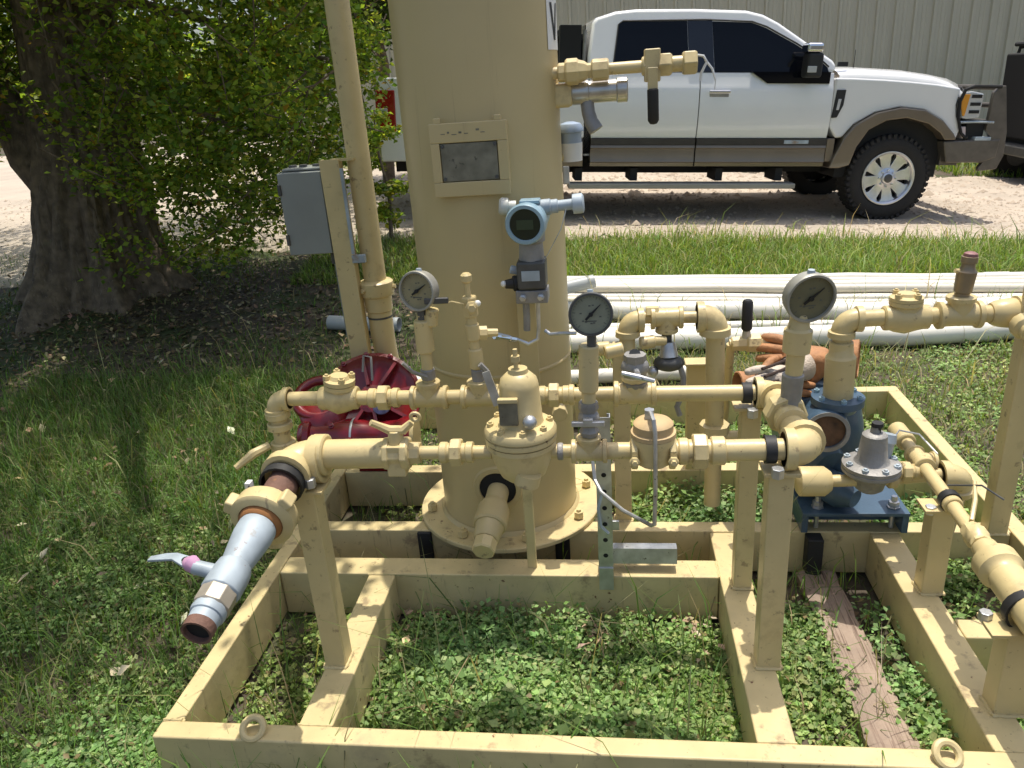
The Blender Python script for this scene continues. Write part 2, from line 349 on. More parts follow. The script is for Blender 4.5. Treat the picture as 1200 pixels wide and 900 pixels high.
weld((-1.087, 1.368, ZT-.002), (-1.087, 1.375, .02)); weld((-1.14, 1.367, ZT-.001), (-1.088, 1.367, ZT-.001), .0035); weld((.309, 1.985, ZT-.003), (.309, 2.07, ZT-.003), .0035)
# pipe clamps: black rubber strap over the pipe with a bright bolt each
def clamp(c, axis, r, parent, side):
    MB().rev(Vector(c)-Vector(axis).normalized()*.012, axis, [(0, r), (0, r+.006), (.024, r+.006), (.024, r)], 20, False).build('clamp_band', M_BLACK, parent)
    s = Vector(c)+Vector(side)
    MB().cyl(s-Vector((0, 0, .012)), s+Vector((0, 0, .012)), .015, .015, 6).build('clamp_bolt', M_STEEL, parent, bev=.002)
clamp((.355, 1.63, .77), (1, 0, 0), .027, skid, (.01, -.048, -.035)); clamp((.352, 1.93, .785), (1, 0, 0), .022, skid, (.01, -.042, -.04))
clamp((-.79, 1.545, .735), (.0, 1, .16), .048, skid, (.06, .02, -.01)); clamp((.90, 1.93, .458), (0, 1, .03), .022, skid, (-.045, .0, -.03))
clamp((.90, 1.50, .43), (0, 1, .03), .046, skid, (-.075, .02, -.03))

# ------------------------------------------------------------------ pipe fittings
def pipe(par, p0, p1, r, name='pipe', m=None): return MB().cyl(p0, p1, r, r, 20).build(name, m or M_CREAM, par)
def tee(par, c, ax, br, r, L=.05, m=None):
    c = Vector(c); a = Vector(ax).normalized(); q = Vector(br).normalized(); b = MB()
    for d, l in ((a, L), (-a, L), (q, L*.95)):
        b.rev(c, d, [(0, r*1.16), (l-r*.55, r*1.2), (l-r*.5, r*1.42), (l-.002, r*1.45), (l, r*1.35)], 20)
    b.sph(c, r*1.2); return b.build('tee', m or M_CREAM, par)
def elbow(par, c, d1, d2, r, L=.05, m=None, bands=True):
    c, d1, d2 = Vector(c), Vector(d1).normalized(), Vector(d2).normalized(); b = MB()
    path = [c+d1*L]; k = L*.85
    for i in range(9):
        t = i/8; path.append(c+d1*k*(1-t)**2+d2*k*t**2)
    path.append(c+d2*L); b.tube(path, r*1.18, 20)
    if bands:
        for d in (d1, d2): b.rev(c+d*(L-r*.75), d, [(0, r*1.15), (.002, r*1.42), (r*.72, r*1.45), (r*.75, r*1.3)], 20)
    return b.build('elbow', m or M_CREAM, par)
def union(par, c, ax, r, m=None):
    c = Vector(c); a = Vector(ax).normalized(); b = MB()
    b.rev(c-a*r*2.2, a, [(0, r*1.3), (.003, r*1.42), (r*.9, r*1.42), (r*1.1, r*1.25), (r*1.4, r*1.25)], 20)
    b.rev(c-a*r*.75, a, [(0, r*1.7), (.003, r*1.9), (r*1.3, r*1.9), (r*1.5, r*1.7)], 8)
    b.rev(c+a*r*.7, a, [(0, r*1.25), (r*.5, r*1.25), (r*.7, r*1.42), (r*1.5, r*1.42), (r*1.55, r*1.3)], 20)
    return b.build('union', m or M_CREAM, par, smooth=25)
def coupling(par, p0, p1, r, name='coupling', n=20, m=None):
    p0, p1 = Vector(p0), Vector(p1); l = (p1-p0).length
    return MB().rev(p0, p1-p0, [(0, r*.9), (.003, r), (l-.003, r), (l, r*.9)], n).build(name, m or M_CREAM, par, smooth=25)
def bolts(par, c, ax, R0, n, r=.008, l=.02, m=None, ph=0., name='bolt'):
    x, y, a = fr(ax); c = Vector(c); out = []; me = None
    for k in range(n):
        th = 2*math.pi*k/n+ph; p = c+(x*math.cos(th)+y*math.sin(th))*R0
        out.append(MB().rev(p-a*l/2, a, [(0, r*.55), (l*.12, r*.55), (l*.12, r), (l*.88, r), (l*.88, r*.55), (l*1.15, r*.5)], 6).build(name, m or M_CREAM, par))
    return out

# ------------------------------------------------------------------ separator vessel
TX, TY, TR = -.375, 2.42, .238
tank = thing('separator_tank', 'tall cream cylindrical separator vessel bolted on the skid', 'tank', (TX, TY, ZT))
b = MB(); b.rev((TX, TY, ZT+.018), (0, 0, 1), [(0, TR), (1.76, TR)], 96, False)
b.build('shell', M_TANK, tank)
MB().rev((TX, TY, 1.938), (0, 0, 1), [(0, TR), (.03, TR*.985), (.07, TR*.88), (.095, TR*.72), (.112, TR*.45), (.12, TR*.18), (.121, .002)], 64).build('head', M_TANK, tank)
MB().rev((TX, TY, 1.925), (0, 0, 1), [(0, TR), (.004, TR+.004), (.012, TR+.004), (.016, TR)], 64, False).build('weld_seam', M_TANK, tank)
MB().rev((TX, TY, .735), (0, 0, 1), [(0, TR), (.004, TR+.003), (.012, TR+.003), (.016, TR)], 64, False).build('weld_seam', M_TANK, tank)
MB().rev((TX, TY, ZT+.002), (0, 0, 1), [(0, .322), (.001, .325), (.013, .325), (.016, .322)], 80).build('base_flange', M_CREAMS, tank)
MB().rev((TX, TY, ZT+.018), (0, 0, 1), [(0, TR+.012), (.004, TR+.010), (.012, TR+.001)], 64, False).build('weld_bead', M_TANK, tank)
bolts(tank, (TX, TY, ZT+.034), (0, 0, 1), .285, 8, .017, .03, ph=.30)
# vertical lap seam and the name plate in its frame (frame stands off the curved shell)
fx0, fx1, fz0, fz1 = -.483, -.268, 1.30, 1.497; fy = 2.163
b = MB(); t_ = .032
b.bb(fx0, fx1, fy, fy+.012, fz1-.052, fz1); b.bb(fx0, fx1, fy, fy+.012, fz0, fz0+.040)
b.bb(fx0, fx0+.026, fy, fy+.012, fz0+.04, fz1-.052); b.bb(fx1-.028, fx1, fy, fy+.012, fz0+.04, fz1-.052)
b.bb(fx0+.002, fx0+.010, fy+.012, 2.235, fz0+.003, fz1-.003); b.bb(fx1-.012, fx1-.002, fy+.012, 2.235, fz0+.003, fz1-.003)
b.bb(fx0+.010, fx1-.012, fy+.012, 2.20, fz1-.012, fz1-.003)
b.bb(fx0+.014, fx0+.034, fy+.002, fy+.016, fz1-.001, fz1+.014); b.bb(fx1-.034, fx1-.014, fy+.002, fy+.016, fz1-.001, fz1+.014)
frame = b.build('nameplate_frame', M_TANK, tank, bev=.0025)
MB().bb(fx0+.028, fx1-.030, fy+.003, fy+.010, fz0+.042, fz1-.054).build('nameplate', M_PLATE, frame, bev=.001)
for x in (fx0+.034, fx1-.036):
    for z in (fz0+.049, fz1-.061):
        MB().cyl((x, fy+.004, z), (x, fy-.001, z), .0055, .0045, 10).build('rivet', M_DGREY, frame)
b = MB()
for k, (x, z, l) in enumerate(((-.45, 1.468, .012), (-.432, 1.47, .006), (-.420, 1.466, .014), (-.40, 1.469, .008), (-.385, 1.467, .011), (-.352, 1.474, .009), (-.34, 1.468, .012))):
    b.bb(x, x+l, fy-.0008, fy+.0005, z, z+.002+.003*(k % 2))
b.build('pencil_marks', M_PLATE, frame)
# sticker with the black V, wrapped on the shell's right side
def shell_pt(th, z, off): return (TX+math.sin(th)*(TR+off), TY-math.cos(th)*(TR+off), z)
b = MB(); vs = []; fs = []; th0, th1 = R(66), R(100)
for i in range(9):
    th = th0+(th1-th0)*i/8; vs += [shell_pt(th, 1.665, .0015), shell_pt(th, 1.80, .0015)]
fs = [(2*i, 2*i+2, 2*i+3, 2*i+1) for i in range(8)]
stk = b.add(vs, fs).build('sticker', M_STICK, tank)
b = MB()
for (a0, z0, a1, z1) in ((72, 1.785, 78, 1.69), (84, 1.785, 78, 1.69)):
    q = 1.7; vs = [shell_pt(R(a0-q), z0, .003), shell_pt(R(a0+q), z0, .003), shell_pt(R(a1+q), z1, .003), shell_pt(R(a1-q), z1, .003)]
    b.add(vs, [(0, 1, 2, 3)])
b.build('letter_v', M_INK, stk)
# drain: hand hole collar in the skirt and a plugged swage sticking out of it
DX = -.378
MB().rev((DX, TY-TR+.012, .355), (-.05, -1, -.05), [(0, .085), (.018, .078), (.018, .063), (.016, .061), (-.0, .06)], 32, False).build('hand_hole_collar', M_TANK, tank)
MB().rev((DX, TY-TR+.004, .355), (-.05, -1, -.05), [(0, .0615), (.004, .0615)], 28).build('hand_hole', M_UNDER, tank)
p0, p1 = Vector((DX, 2.19, .345)), Vector((-.402, 1.93, .262)); d = (p1-p0).normalized()
dr = MB().rev(p0, d, [(0, .036), (.06, .036), (.063, .042), (.085, .052), (.15, .054), (.155, .05)], 28).build('drain_fitting', M_TANK, tank, smooth=30)
MB().rev(p0+d*.155, d, [(0, .046), (.01, .044), (.05, .040), (.055, .036)], 20).build('drain_neck', M_TANK, dr)
MB().rev(p0+d*.21, d, [(0, .034), (.003, .037), (.04, .037), (.045, .033)], 8).build('drain_plug', M_CREAM, dr, smooth=25)
MB().cyl((-.175, 2.245, .64), (-.16, 2.14, .645), .016, .016, 12).build('plug', M_CREAM, tank); 
MB().cyl((-.163, 2.155, .645), (-.158, 2.115, .646), .024, .024, 8).build('plug_cap', M_CREAM, tank, bev=.003)

# ------------------------------------------------------------------ front pipe run
FZ, FY = .770, 1.63
run = thing('front_pipe_run', 'cream threaded pipe run along the front, resting on the skid posts', 'pipework', (-.2, FY, FZ))
elbow(run, (-.785, FY, .755), (1, 0, .03), (-.01, -1, -.12), .042, .075)
pipe(run, (-.72, FY, .768), (-.55, FY, .77), .037)
coupling(run, (-.735, FY, .767), (-.700, FY, .767), .052)
coupling(run, (-.497, FY, FZ), (-.465, FY, FZ), .028, n=8); pipe(run, (-.47, FY, FZ), (-.29, FY, FZ), .0168)
union(run, (-.376, FY, FZ), (1, 0, 0), .0185)
pipe(run, (-.15, FY, FZ), (-.02, FY, FZ), .0168); coupling(run, (-.132, FY, FZ), (-.118, FY, FZ), .021, m=M_GREY)
tee(run, (-.057, FY, FZ), (1, 0, 0), (0, 0, 1), .020, .042)
pipe(run, (-.02, FY, FZ), (.045, FY, FZ), .0205)
pipe(run, (.14, FY, FZ-.003), (.40, FY, FZ), .0255); union(run, (.198, FY, FZ-.003), (1, 0, 0), .0225)
coupling(run, (.222, FY, FZ-.002), (.255, FY, FZ-.002), .034)
elbow(run, (.437, FY, FZ), (-1, 0, 0), (0, 1, .03), .0345, .052)
# ball valve on the front run
bv = thing('ball_valve', 'cream ball valve with wing handle on the front pipe left of the regulator', 'valve', (-.522, FY, FZ))
b = MB(); b.rev((-.555, FY, FZ), (1, 0, 0), [(0, .038), (.004, .042), (.016, .042), (.016, .036), (.045, .036), (.045, .042), (.06, .042), (.065, .036)], 8)
b.bb(-.545, -.50, FY-.03, FY+.03, FZ-.05, FZ+.03); b.cyl((-.522, FY, FZ+.02), (-.522, FY, FZ+.062), .021, .017, 12); b.build('body', M_CREAM, bv, bev=.004)
b = MB(); b.tube([(-.572, FY-.02, FZ+.092), (-.555, FY-.01, FZ+.078), (-.535, FY, FZ+.062), (-.50, FY, FZ+.062), (-.478, FY, FZ+.082)], [.008, .009, .012, .012, .008], 8)
b.torus((-.466, FY-.005, FZ+.098), (0, 1, .2), .011, .0045, 14, 8); b.build('handle', M_CREAM, bv)

# ------------------------------------------------------------------ pressure regulator in the middle
RX_ = -.217
rg = thing('pressure_regulator', 'round bodied cream pressure regulator with bolted bonnet before the tank', 'regulator', (RX_, FY, FZ))
b = MB(); b.rev((RX_, FY, .705), (0, 0, 1), [(0, .042), (.012, .055), (.03, .062), (.05, .070), (.085, .078), (.088, .083), (.10, .083)], 40); b.build('body', M_CREAM, rg)
MB().rev((RX_, FY, .807), (0, 0, 1), [(0, .082), (.002, .085), (.012, .085), (.014, .082)], 40).build('diaphragm_flange', M_CREAM, rg)
MB().rev((RX_, FY, .823), (0, 0, 1), [(0, .083), (.002, .086), (.010, .086), (.020, .080), (.026, .06)], 40).build('bonnet_flange', M_CREAM, rg)
MB().rev((RX_+.003, FY+.005, .845), (0, 0, 1), [(0, .055), (.01, .051), (.095, .046), (.112, .042), (.124, .030), (.127, .024), (.137, .022), (.138, .012)], 32).build('bonnet', M_CREAM, rg)
MB().cyl((RX_, FY, .98), (RX_, FY, 1.03), .0055, .0055, 8).build('stem', M_CREAM, rg); MB().cyl((RX_, FY, 1.0), (RX_, FY, 1.014), .011, .011, 6).build('lock_nut', M_CREAM, rg)
MB().bb(RX_-.040, RX_+.003, FY-.052, FY-.044, .862, .920).build('data_plate', M_PLATE, rg, bev=.002)
MB().bb(RX_-.041, RX_+.005, FY-.058, FY-.043, .920, .930).build('plate_lip', M_CREAM, rg, bev=.002)
MB().sph((RX_+.030, FY-.055, .872), .017, 12).build('vent_screen', M_STEEL, rg)
bolts(rg, (RX_, FY, .848), (0, 0, 1), .070, 8, .009, .014, ph=.2)
MB().cyl((RX_+.012, FY-.05, .712), (RX_+.02, FY-.05, .74), .03, .03, 16).build('lower_boss', M_CREAM, rg)
MB().prism([(-.012, -.04), (.008, -.04), (.014, .045), (-.004, .045)], (RX_-.055, FY-.03, .945), (1, 0, .35), (-.35, 0, 1), .004).build('hanging_tag', M_STEEL, rg)

# ------------------------------------------------------------------ dump valve with steel tube loop
dv = thing('dump_valve', 'squat cream dump valve with domed cap and a steel tube standing before it', 'valve', (.092, FY, FZ))
b = MB(); b.rev((.092, FY, .735), (0, 0, 1), [(0, .03), (.01, .043), (.05, .047), (.066, .052), (.075, .052)], 28); b.cyl((.04, FY, FZ), (.145, FY, FZ-.002), .028, .028, 20); b.build('body', M_CREAM, dv)
MB().rev((.092, FY, .811), (0, 0, 1), [(0, .052), (.010, .052), (.012, .046), (.03, .046), (.036, .040), (.044, .018), (.045, .004)], 28).build('cap', mat('tan_cap', (.56, .40, .20), .6, var=.2, vscale=20), dv)
for x in (.048, .135):
    for s in (-1, 1): MB().rev((x, FY-.038*s, FZ-.006), (0, -s, .1), [(0, .012), (.014, .012), (.016, .007), (.022, .006)], 6).build('flange_bolt', M_CREAM, dv)
    MB().rev((x-.008, FY, FZ), (1, 0, 0), [(0, .040), (.002, .044), (.014, .044), (.016, .04)], 8, ph=.39).build('flange', M_CREAM, dv)
b = MB(); b.tube([(.083, FY+.01, .862), (.085, FY-.02, .876), (.090, FY-.045, .868), (.093, FY-.053, .84), (.094, FY-.055, .70), (.092, FY-.05, .60), (.085, FY-.03, .585), (.02, FY+.08, .56), (-.035, FY+.18, .555), (-.052, FY+.22, .57), (-.058, FY+.25, .62), (-.06, FY+.27, .66)], .0052, 8); b.build('tube', M_STEEL, dv)
MB().cyl((.083, FY+.0, .845), (.083, FY+.0, .875), .012, .012, 6).build('tube_nut', M_STEEL, dv)

# ------------------------------------------------------------------ rear bypass run
BZ, BYY = .789, 1.93
by = thing('rear_bypass_pipe', 'thinner cream bypass pipe running behind the front pipe, with tees and unions', 'pipework', (-.2, BYY, BZ))
elbow(by, (-.958, BYY, BZ+.004), (1, 0, 0), (0, 0, -1), .024, .045)
pipe(by, (-.92, BYY, BZ+.004), (-.80, BYY, BZ+.004), .0205)
pipe(by, (-.958, BYY, BZ-.03), (-.958, BYY, .56), .024)
for z in (.735, .700, .640): coupling(by, (-.958, BYY, z), (-.958, BYY, z+.022), .036)
elbow(by, (-.955, BYY, .585), (0, 0, 1), (.35, -1, .25), .028, .06); pipe(by, (-.955, BYY, .585), (-.83, 1.66, .70), .028)
MB().tube([(-.99, 1.90, .66), (-1.02, 1.86, .655), (-1.06, 1.82, .63)], [.012, .014, .009], 8).build('side_lever', M_CREAM, by)
pipe(by, (-.725, BYY, BZ+.003), (-.54, BYY, BZ+.001), .0205); union(by, (-.636, BYY, BZ+.002), (1, 0, 0), .0195)
tee(by, (-.505, BYY, BZ), (1, 0, 0), (0, 0, 1), .0235, .052); pipe(by, (-.46, BYY, BZ), (-.41, BYY, BZ), .0205)
tee(by, (-.362, BYY, BZ), (1, 0, 0), (0, 0, 1), .0235, .052); pipe(by, (-.32, BYY, BZ), (.03, BYY, BZ), .0205)
union(by, (-.158, BYY, BZ), (1, 0, 0), .0185); coupling(by, (-.118, BYY, BZ), (-.102, BYY, BZ), .029)
tee(by, (.060, BYY, BZ), (1, 0, 0), (0, 0, 1), .0245, .056); pipe(by, (.11, BYY, BZ-.002), (.385, BYY, BZ-.004), .0215)
elbow(by, (.418, BYY, BZ-.004), (-1, 0, 0), (.05, -1, 0), .029, .045)
pipe(by, (.418, BYY-.03, BZ-.004), (.434, FY+.04, FZ), .031)
union(by, (.424, 1.80, BZ-.006), (.06, -1, -.03), .027)
# check valve on it
cv = thing('check_valve', 'cream check valve with bolted lid on the rear bypass pipe', 'valve', (-.765, BYY, BZ))
b = MB(); b.rev((-.822, BYY, BZ+.004), (1, 0, 0), [(0, .030), (.004, .033), (.02, .033), (.028, .036), (.05, .046), (.07, .042), (.09, .036), (.095, .033), (.108, .033), (.112, .029)], 16)
b.rev((-.765, BYY, BZ), (0.12, 0, 1), [(0, .036), (.032, .036), (.036, .043), (.048, .043)], 20); b.build('body', M_CREAM, cv)
MB().rev((-.759, BYY, BZ+.050), (.12, 0, 1), [(0, .044), (.012, .044), (.014, .03), (.024, .024)], 20).build('lid', M_CREAM, cv)
bolts(cv, (-.757, BYY, BZ+.068), (.12, 0, 1), .035, 4, .010, .018, ph=.5)

# ------------------------------------------------------------------ gauges
def gauge(label, c, n, r, dial, ang, stem_to, stem_r, casem=None, thick=.035):
    c = Vector(c); n = Vector(n).normalized()
    g = thing('pressure_gauge', label, 'gauge', c); casem = casem or M_CASE
    MB().rev(c-n*thick, n, [(0, r*.82), (.003, r*.93), (thick*.8, r*.95), (thick*.84, r*1.0), (thick, r*1.0), (thick+.004, r*.97), (thick+.004, r*.885), (thick-.003, r*.875)], 40, False).build('case', casem, g)
    MB().rev(c-n*thick, n, [(-.001, r*.82), (0, r*.82)], 32).build('case_back', casem, g)
    MB().rev(c-n*.006, n, [(0, r*.9), (.002, r*.9)], 40).build('dial', dial, g)
    x = Vector((0, 0, 1)).cross(n).normalized(); y = n.cross(x); o = c-n*.0035
    if x.x < 0: x = -x
    b = MB()
    for k in range(27):
        a = R(225-270*k/26); d = x*math.cos(a)+y*math.sin(a); q = d.cross(n); l = .07 if k % 5 else .13; wdt = .008 if k % 5 else .014
        b.add([o+d*r*.82-q*r*wdt, o+d*r*.82+q*r*wdt, o+d*r*(.82-l)+q*r*wdt, o+d*r*(.82-l)-q*r*wdt], [(0, 1, 2, 3)])
    b.add([o-x*r*.25-y*r*.34, o+x*r*.25-y*r*.34, o+x*r*.25-y*r*.29, o-x*r*.25-y*r*.29], [(0, 1, 2, 3)])
    b.build('scale_marks', M_TICK, g)
    b = MB()
    for u0, v0 in ((-.35, -.30), (-.22, -.34), (.02, -.42), (.14, -.40), (-.05, .38), (.10, .40), (-.45, .05), (.42, -.12)):
        b.add([o+x*r*(u0-.05)+y*r*(v0-.03), o+x*r*(u0+.05)+y*r*(v0-.03), o+x*r*(u0+.05)+y*r*(v0+.03), o+x*r*(u0-.05)+y*r*(v0+.03)], [(0, 1, 2, 3)])
    b.build('dial_print', M_TICK, g)
    MB().cyl(c-n*(thick*.5)+y*r*.93, c-n*(thick*.5)+y*r*1.07, r*.16, r*.13, 10).build('fill_plug', M_STEELW, g)
    d = x*math.cos(R(ang))+y*math.sin(R(ang)); q = d.cross(n)*r*.05; o2 = o+n*.003
    b = MB(); b.prism([(-.34*r, -.05*r), (-.34*r, .05*r), (0, .06*r), (.62*r, .012*r), (.62*r, -.012*r), (0, -.06*r)], o2, d, n.cross(d), .0012); b.cyl(o2, o2+n*.004, r*.10, r*.10, 12); b.build('needle', M_INK, g)
    if stem_to:
        s0 = c-n*(thick*.5)-y*(r*.95); MB().cyl(s0+y*.004, s0-y*.028, stem_r*.75, stem_r*.75, 8).build('socket', M_DGREY, g)
    return g
gauge('cream cased round gauge with black needle above left tee on the bypass', (-.503, 1.915, 1.098), (-.32, -1, .10), .054, M_DIAL, 35, True, .016)
gauge('grey dial gauge standing in front of the tank edge on its thick stem', (-.043, 1.615, 1.110), (.02, -1, .12), .049, M_DIALG, 45, True, .014, M_DGREY)
gauge('largest round gauge, silver topped, on a cream stack beside the tan gloves', (.458, 1.775, 1.082), (.20, -1, -.12), .060, mat('olive_gauge_dial', (.165, .15, .08), .75, var=.15, vscale=25), 40, True, .017)
# gauge stems
st = thing('gauge_riser', 'cream riser under the left gauge, fitted with a small steel lever', 'pipework', (-.502, BYY, .83))
pipe(st, (-.502, BYY, .83), (-.500, BYY, 1.03), .0155); coupling(st, (-.501, BYY, .925), (-.500, BYY, 1.015), .0245); coupling(st, (-.478, BYY, 1.0), (-.470, BYY, 1.045), .018)
coupling(st, (-.502, BYY, .845), (-.502, BYY, .875), .021, n=8, m=M_GREY)
MB().tube([(-.50, BYY-.025, .86), (-.53, BYY-.05, .885), (-.552, BYY-.06, .915)], .006, 6).build('lever', M_GREY, st)
MB().box((-.452, BYY-.02, 1.072), (.065, .012, .016)).build('tag_handle', M_DGREY, st, bev=.003)
nv = thing('needle_valve', 'slim cream needle valve standing on the bypass tee before the tank', 'valve', (-.365, BYY, .84))
pipe(nv, (-.362, BYY, .83), (-.368, BYY, 1.02), .014); coupling(nv, (-.363, BYY, .875), (-.365, BYY, .93), .0195); coupling(nv, (-.362, BYY, .835), (-.363, BYY, .872), .0185, n=8, m=M_GREY)
coupling(nv, (-.366, BYY, .955), (-.3675, BYY, 1.0), .019)
MB().tube([(-.34, BYY-.02, .85), (-.335, BYY-.025, .875), (-.35, BYY-.03, .895)], .008, 6).build('lever', M_GREY, nv)
coupling(nv, (-.367, BYY, 1.02), (-.369, BYY, 1.075), .021, n=6); MB().rev((-.36, BYY-.02, 1.052), (.2, -1, .1), [(0, .017), (.012, .017), (.015, .010), (.03, .010)], 6).build('bonnet_nut', M_CREAM, nv)
MB().cyl((-.37, BYY, 1.07), (-.371, BYY, 1.115), .008, .008, 8).build('stem', M_CREAM, nv); MB().rev((-.371, BYY, 1.112), (0, 0, 1), [(0, .010), (.005, .015), (.02, .015), (.026, .009)], 12).build('knob', M_CREAM, nv)
MB().sph((-.345, BYY-.01, 1.058), .009, 10).build('bleed_screw', M_STICK, nv)
MB().tube([(-.38, BYY-.02, 1.06), (-.41, BYY-.02, 1.068), (-.44, BYY-.02, 1.062)], .0022, 6).build('wire', M_CREAM, nv)
rs = thing('gauge_stack', 'thick cream riser with a galvanised T-handled valve below the middle gauge', 'valve', (-.052, FY, .82))
coupling(rs, (-.054, FY, .925), (-.050, FY, 1.035), .0225); pipe(rs, (-.055, FY, .80), (-.054, FY, .93), .016)
b = MB(); b.rev((-.0555, FY, .812), (0, 0, 1), [(0, .020), (.012, .024), (.02, .019), (.06, .019), (.07, .024), (.085, .022)], 8); b.sph((-.0555, FY, .855), .026, 12); b.build('valve_body', M_GREY, rs)
MB().cyl((-.0555, FY, .855), (-.056, FY-.05, .868), .008, .008, 8).build('valve_stem', M_STEEL, rs); b = MB(); b.box((-.056, FY-.05, .864), (.075, .010, .012)); b.box((-.056, FY-.05, .873), (.022, .012, .008)); b.build('t_handle', M_STEEL, rs, bev=.002)
coupling(rs, (-.015, FY+.03, 1.005), (.025, FY+.04, 1.01), .016, 'side_stub')
gs = thing('gauge_column', 'cream reducer column carrying the largest gauge over the right elbow', 'pipework', (.44, 1.80, .80))
MB().rev((.434, 1.80, .80), (.022, 0, 1), [(0, .024), (.085, .026), (.088, .021)], 20).build('lower_sleeve', M_GREY, gs)
MB().rev((.437, 1.80, .885), (.03, 0, 1), [(0, .020), (.055, .022), (.06, .032), (.115, .033), (.12, .026), (.14, .022), (.155, .020)], 20).build('reducer', M_CREAM, gs)
MB().cyl((.443, 1.80, 1.03), (.446, 1.79, 1.045), .013, .013, 8).build('adapter', M_DGREY, gs)

# ------------------------------------------------------------------ pressure transmitter in front of the tank
PX, PY, PZ = -.217, 2.09, 1.235
tr = thing('pressure_transmitter', 'pale blue electronic transmitter with dark round display on the tank front', 'transmitter', (PX, PY, PZ))
hd = Vector((-.10, -1, -.02)).normalized(); hc = Vector((PX, PY, PZ))
MB().rev(hc-hd*.06, hd, [(0, .040), (.006, .047), (.05, .048), (.055, .053), (.085, .055), (.10, .056), (.108, .052), (.108, .043), (.102, .041)], 36, False).build('housing', M_TBLUE, tr)
MB().rev(hc+hd*.040, hd, [(0, .042), (.004, .042)], 32).build('display', M_LENS, tr)
MB().box(hc+hd*.0455, (.046, .002, .026), rot=Matrix((Vector((1, -.1, 0)).normalized(), hd, Vector((0, 0, 1)))).transposed()).build('lcd', mat('lcd_green', (.035, .055, .03), .2), tr)
MB().rev(hc-hd*.10, hd, [(0, .030), (.003, .044), (.045, .046)], 28).build('rear_cap', M_TBLUE, tr)
MB().rev(hc+Vector((-.035, .03, .035)), (-1, -.1, .12), [(0, .018), (.02, .018), (.022, .024), (.04, .024), (.046, .018)], 12).build('conduit_plug', mat('pale_plug', (.55, .55, .48), .4), tr)
MB().rev(hc+Vector((.03, .03, .03)), (1, 0, .06), [(0, .022), (.03, .022), (.033, .019), (.05, .019), (.052, .015), (.09, .015), (.092, .027), (.118, .027), (.122, .02)], 16).build('conduit_fitting', M_STEELW, tr)
MB().bb(PX-.02, PX+.035, PY-.015, PY+.03, PZ+.048, PZ+.058).build('top_lug', M_TBLUE, tr, bev=.003)
MB().rev((PX+.003, PY+.01, PZ-.11), (0, 0, 1), [(0, .036), (.05, .033), (.055, .040), (.075, .040)], 20).build('neck', M_GREY, tr)
sm = MB().bb(PX-.038, PX+.042, PY-.03, PY+.05, PZ-.185, PZ-.105).build('sensor_module', M_DGREY, tr, bev=.008)
MB().bb(PX-.024, PX+.026, PY-.0325, PY-.0305, PZ-.158, PZ-.130).build('sensor_label', M_STEELW, sm)
b = MB(); b.bb(PX-.045, PX+.045, PY-.025, PY+.045, PZ-.225, PZ-.187); b.build('manifold', M_GREY, tr, bev=.004)
for dx in (-.024, .026): MB().rev((PX+dx, PY-.024, PZ-.205), (0, -1, 0), [(0, .010), (.012, .010), (.014, .006), (.022, .006)], 6).build('manifold_bolt', M_STEEL, tr)
MB().rev((PX-.04, PY, PZ-.17), (-1, -.3, 0), [(0, .022), (.012, .022), (.014, .015), (.035, .012)], 10).build('vent_valve', M_BLACK, tr); MB().sph((PX-.078, PY-.012, PZ-.168), .009, 10).build('vent_tip', M_STICK, tr)
MB().rev((PX-.04, PY+.02, PZ-.14), (-1, -.2, .3), [(0, .012), (.02, .012), (.022, .008)], 8).build('bleed_plug', M_STEELW, tr)
MB().tube([(PX-.02, PY, PZ-.22), (PX-.02, PY, PZ-.27), (PX-.022, PY, PZ-.31)], .010, 8).build('support_stem', M_GREY, tr)
MB().tube([(PX+.015, PY-.005, PZ-.22), (PX+.013, PY-.005, PZ-.30), (PX+.008, PY-.005, PZ-.335), (PX-.02, PY-.01, PZ-.348), (PX-.06, PY-.02, PZ-.325), (PX-.13, PY-.10, PZ-.275)], .0055, 8).build('impulse_tube', M_STEEL, tr)
MB().tube([(PX+.03, PY-.005, PZ-.31), (PX+.045, PY-.01, PZ-.32), (PX+.085, PY-.03, PZ-.312), (PX+.12, PY-.04, PZ-.31)], .0055, 8).build('impulse_tube', M_STEEL, tr)
MB().rev((PX-.055, PY-.02, PZ-.33), (-1, -.9, .55), [(0, .009), (.02, .009), (.022, .0065), (.055, .0065), (.057, .010), (.075, .010)], 8).build('tube_fitting', M_CHROME, tr)
MB().rev((-.352, 1.945, .968), (1, .25, -.08), [(0, .020), (.02, .020), (.022, .012), (.05, .011)], 8).build('tube_union', M_CREAM, tr)
MB().tube([(PX+.105, PY-.01, PZ+.03), (PX+.09, PY-.02, PZ-.02), (PX+.05, PY-.01, PZ-.09), (PX+.03, PY, PZ-.12)], .0015, 5).build('ground_wire', M_STEEL, tr)
b = MB(); b.bb(PX-.055, PX+.0, 2.155, 2.163, .42, 1.0); b.bb(PX-.05, PX-.0, 2.16, 2.20, .96, .99); b.build('support_bracket', M_TANK, tr, bev=.002)

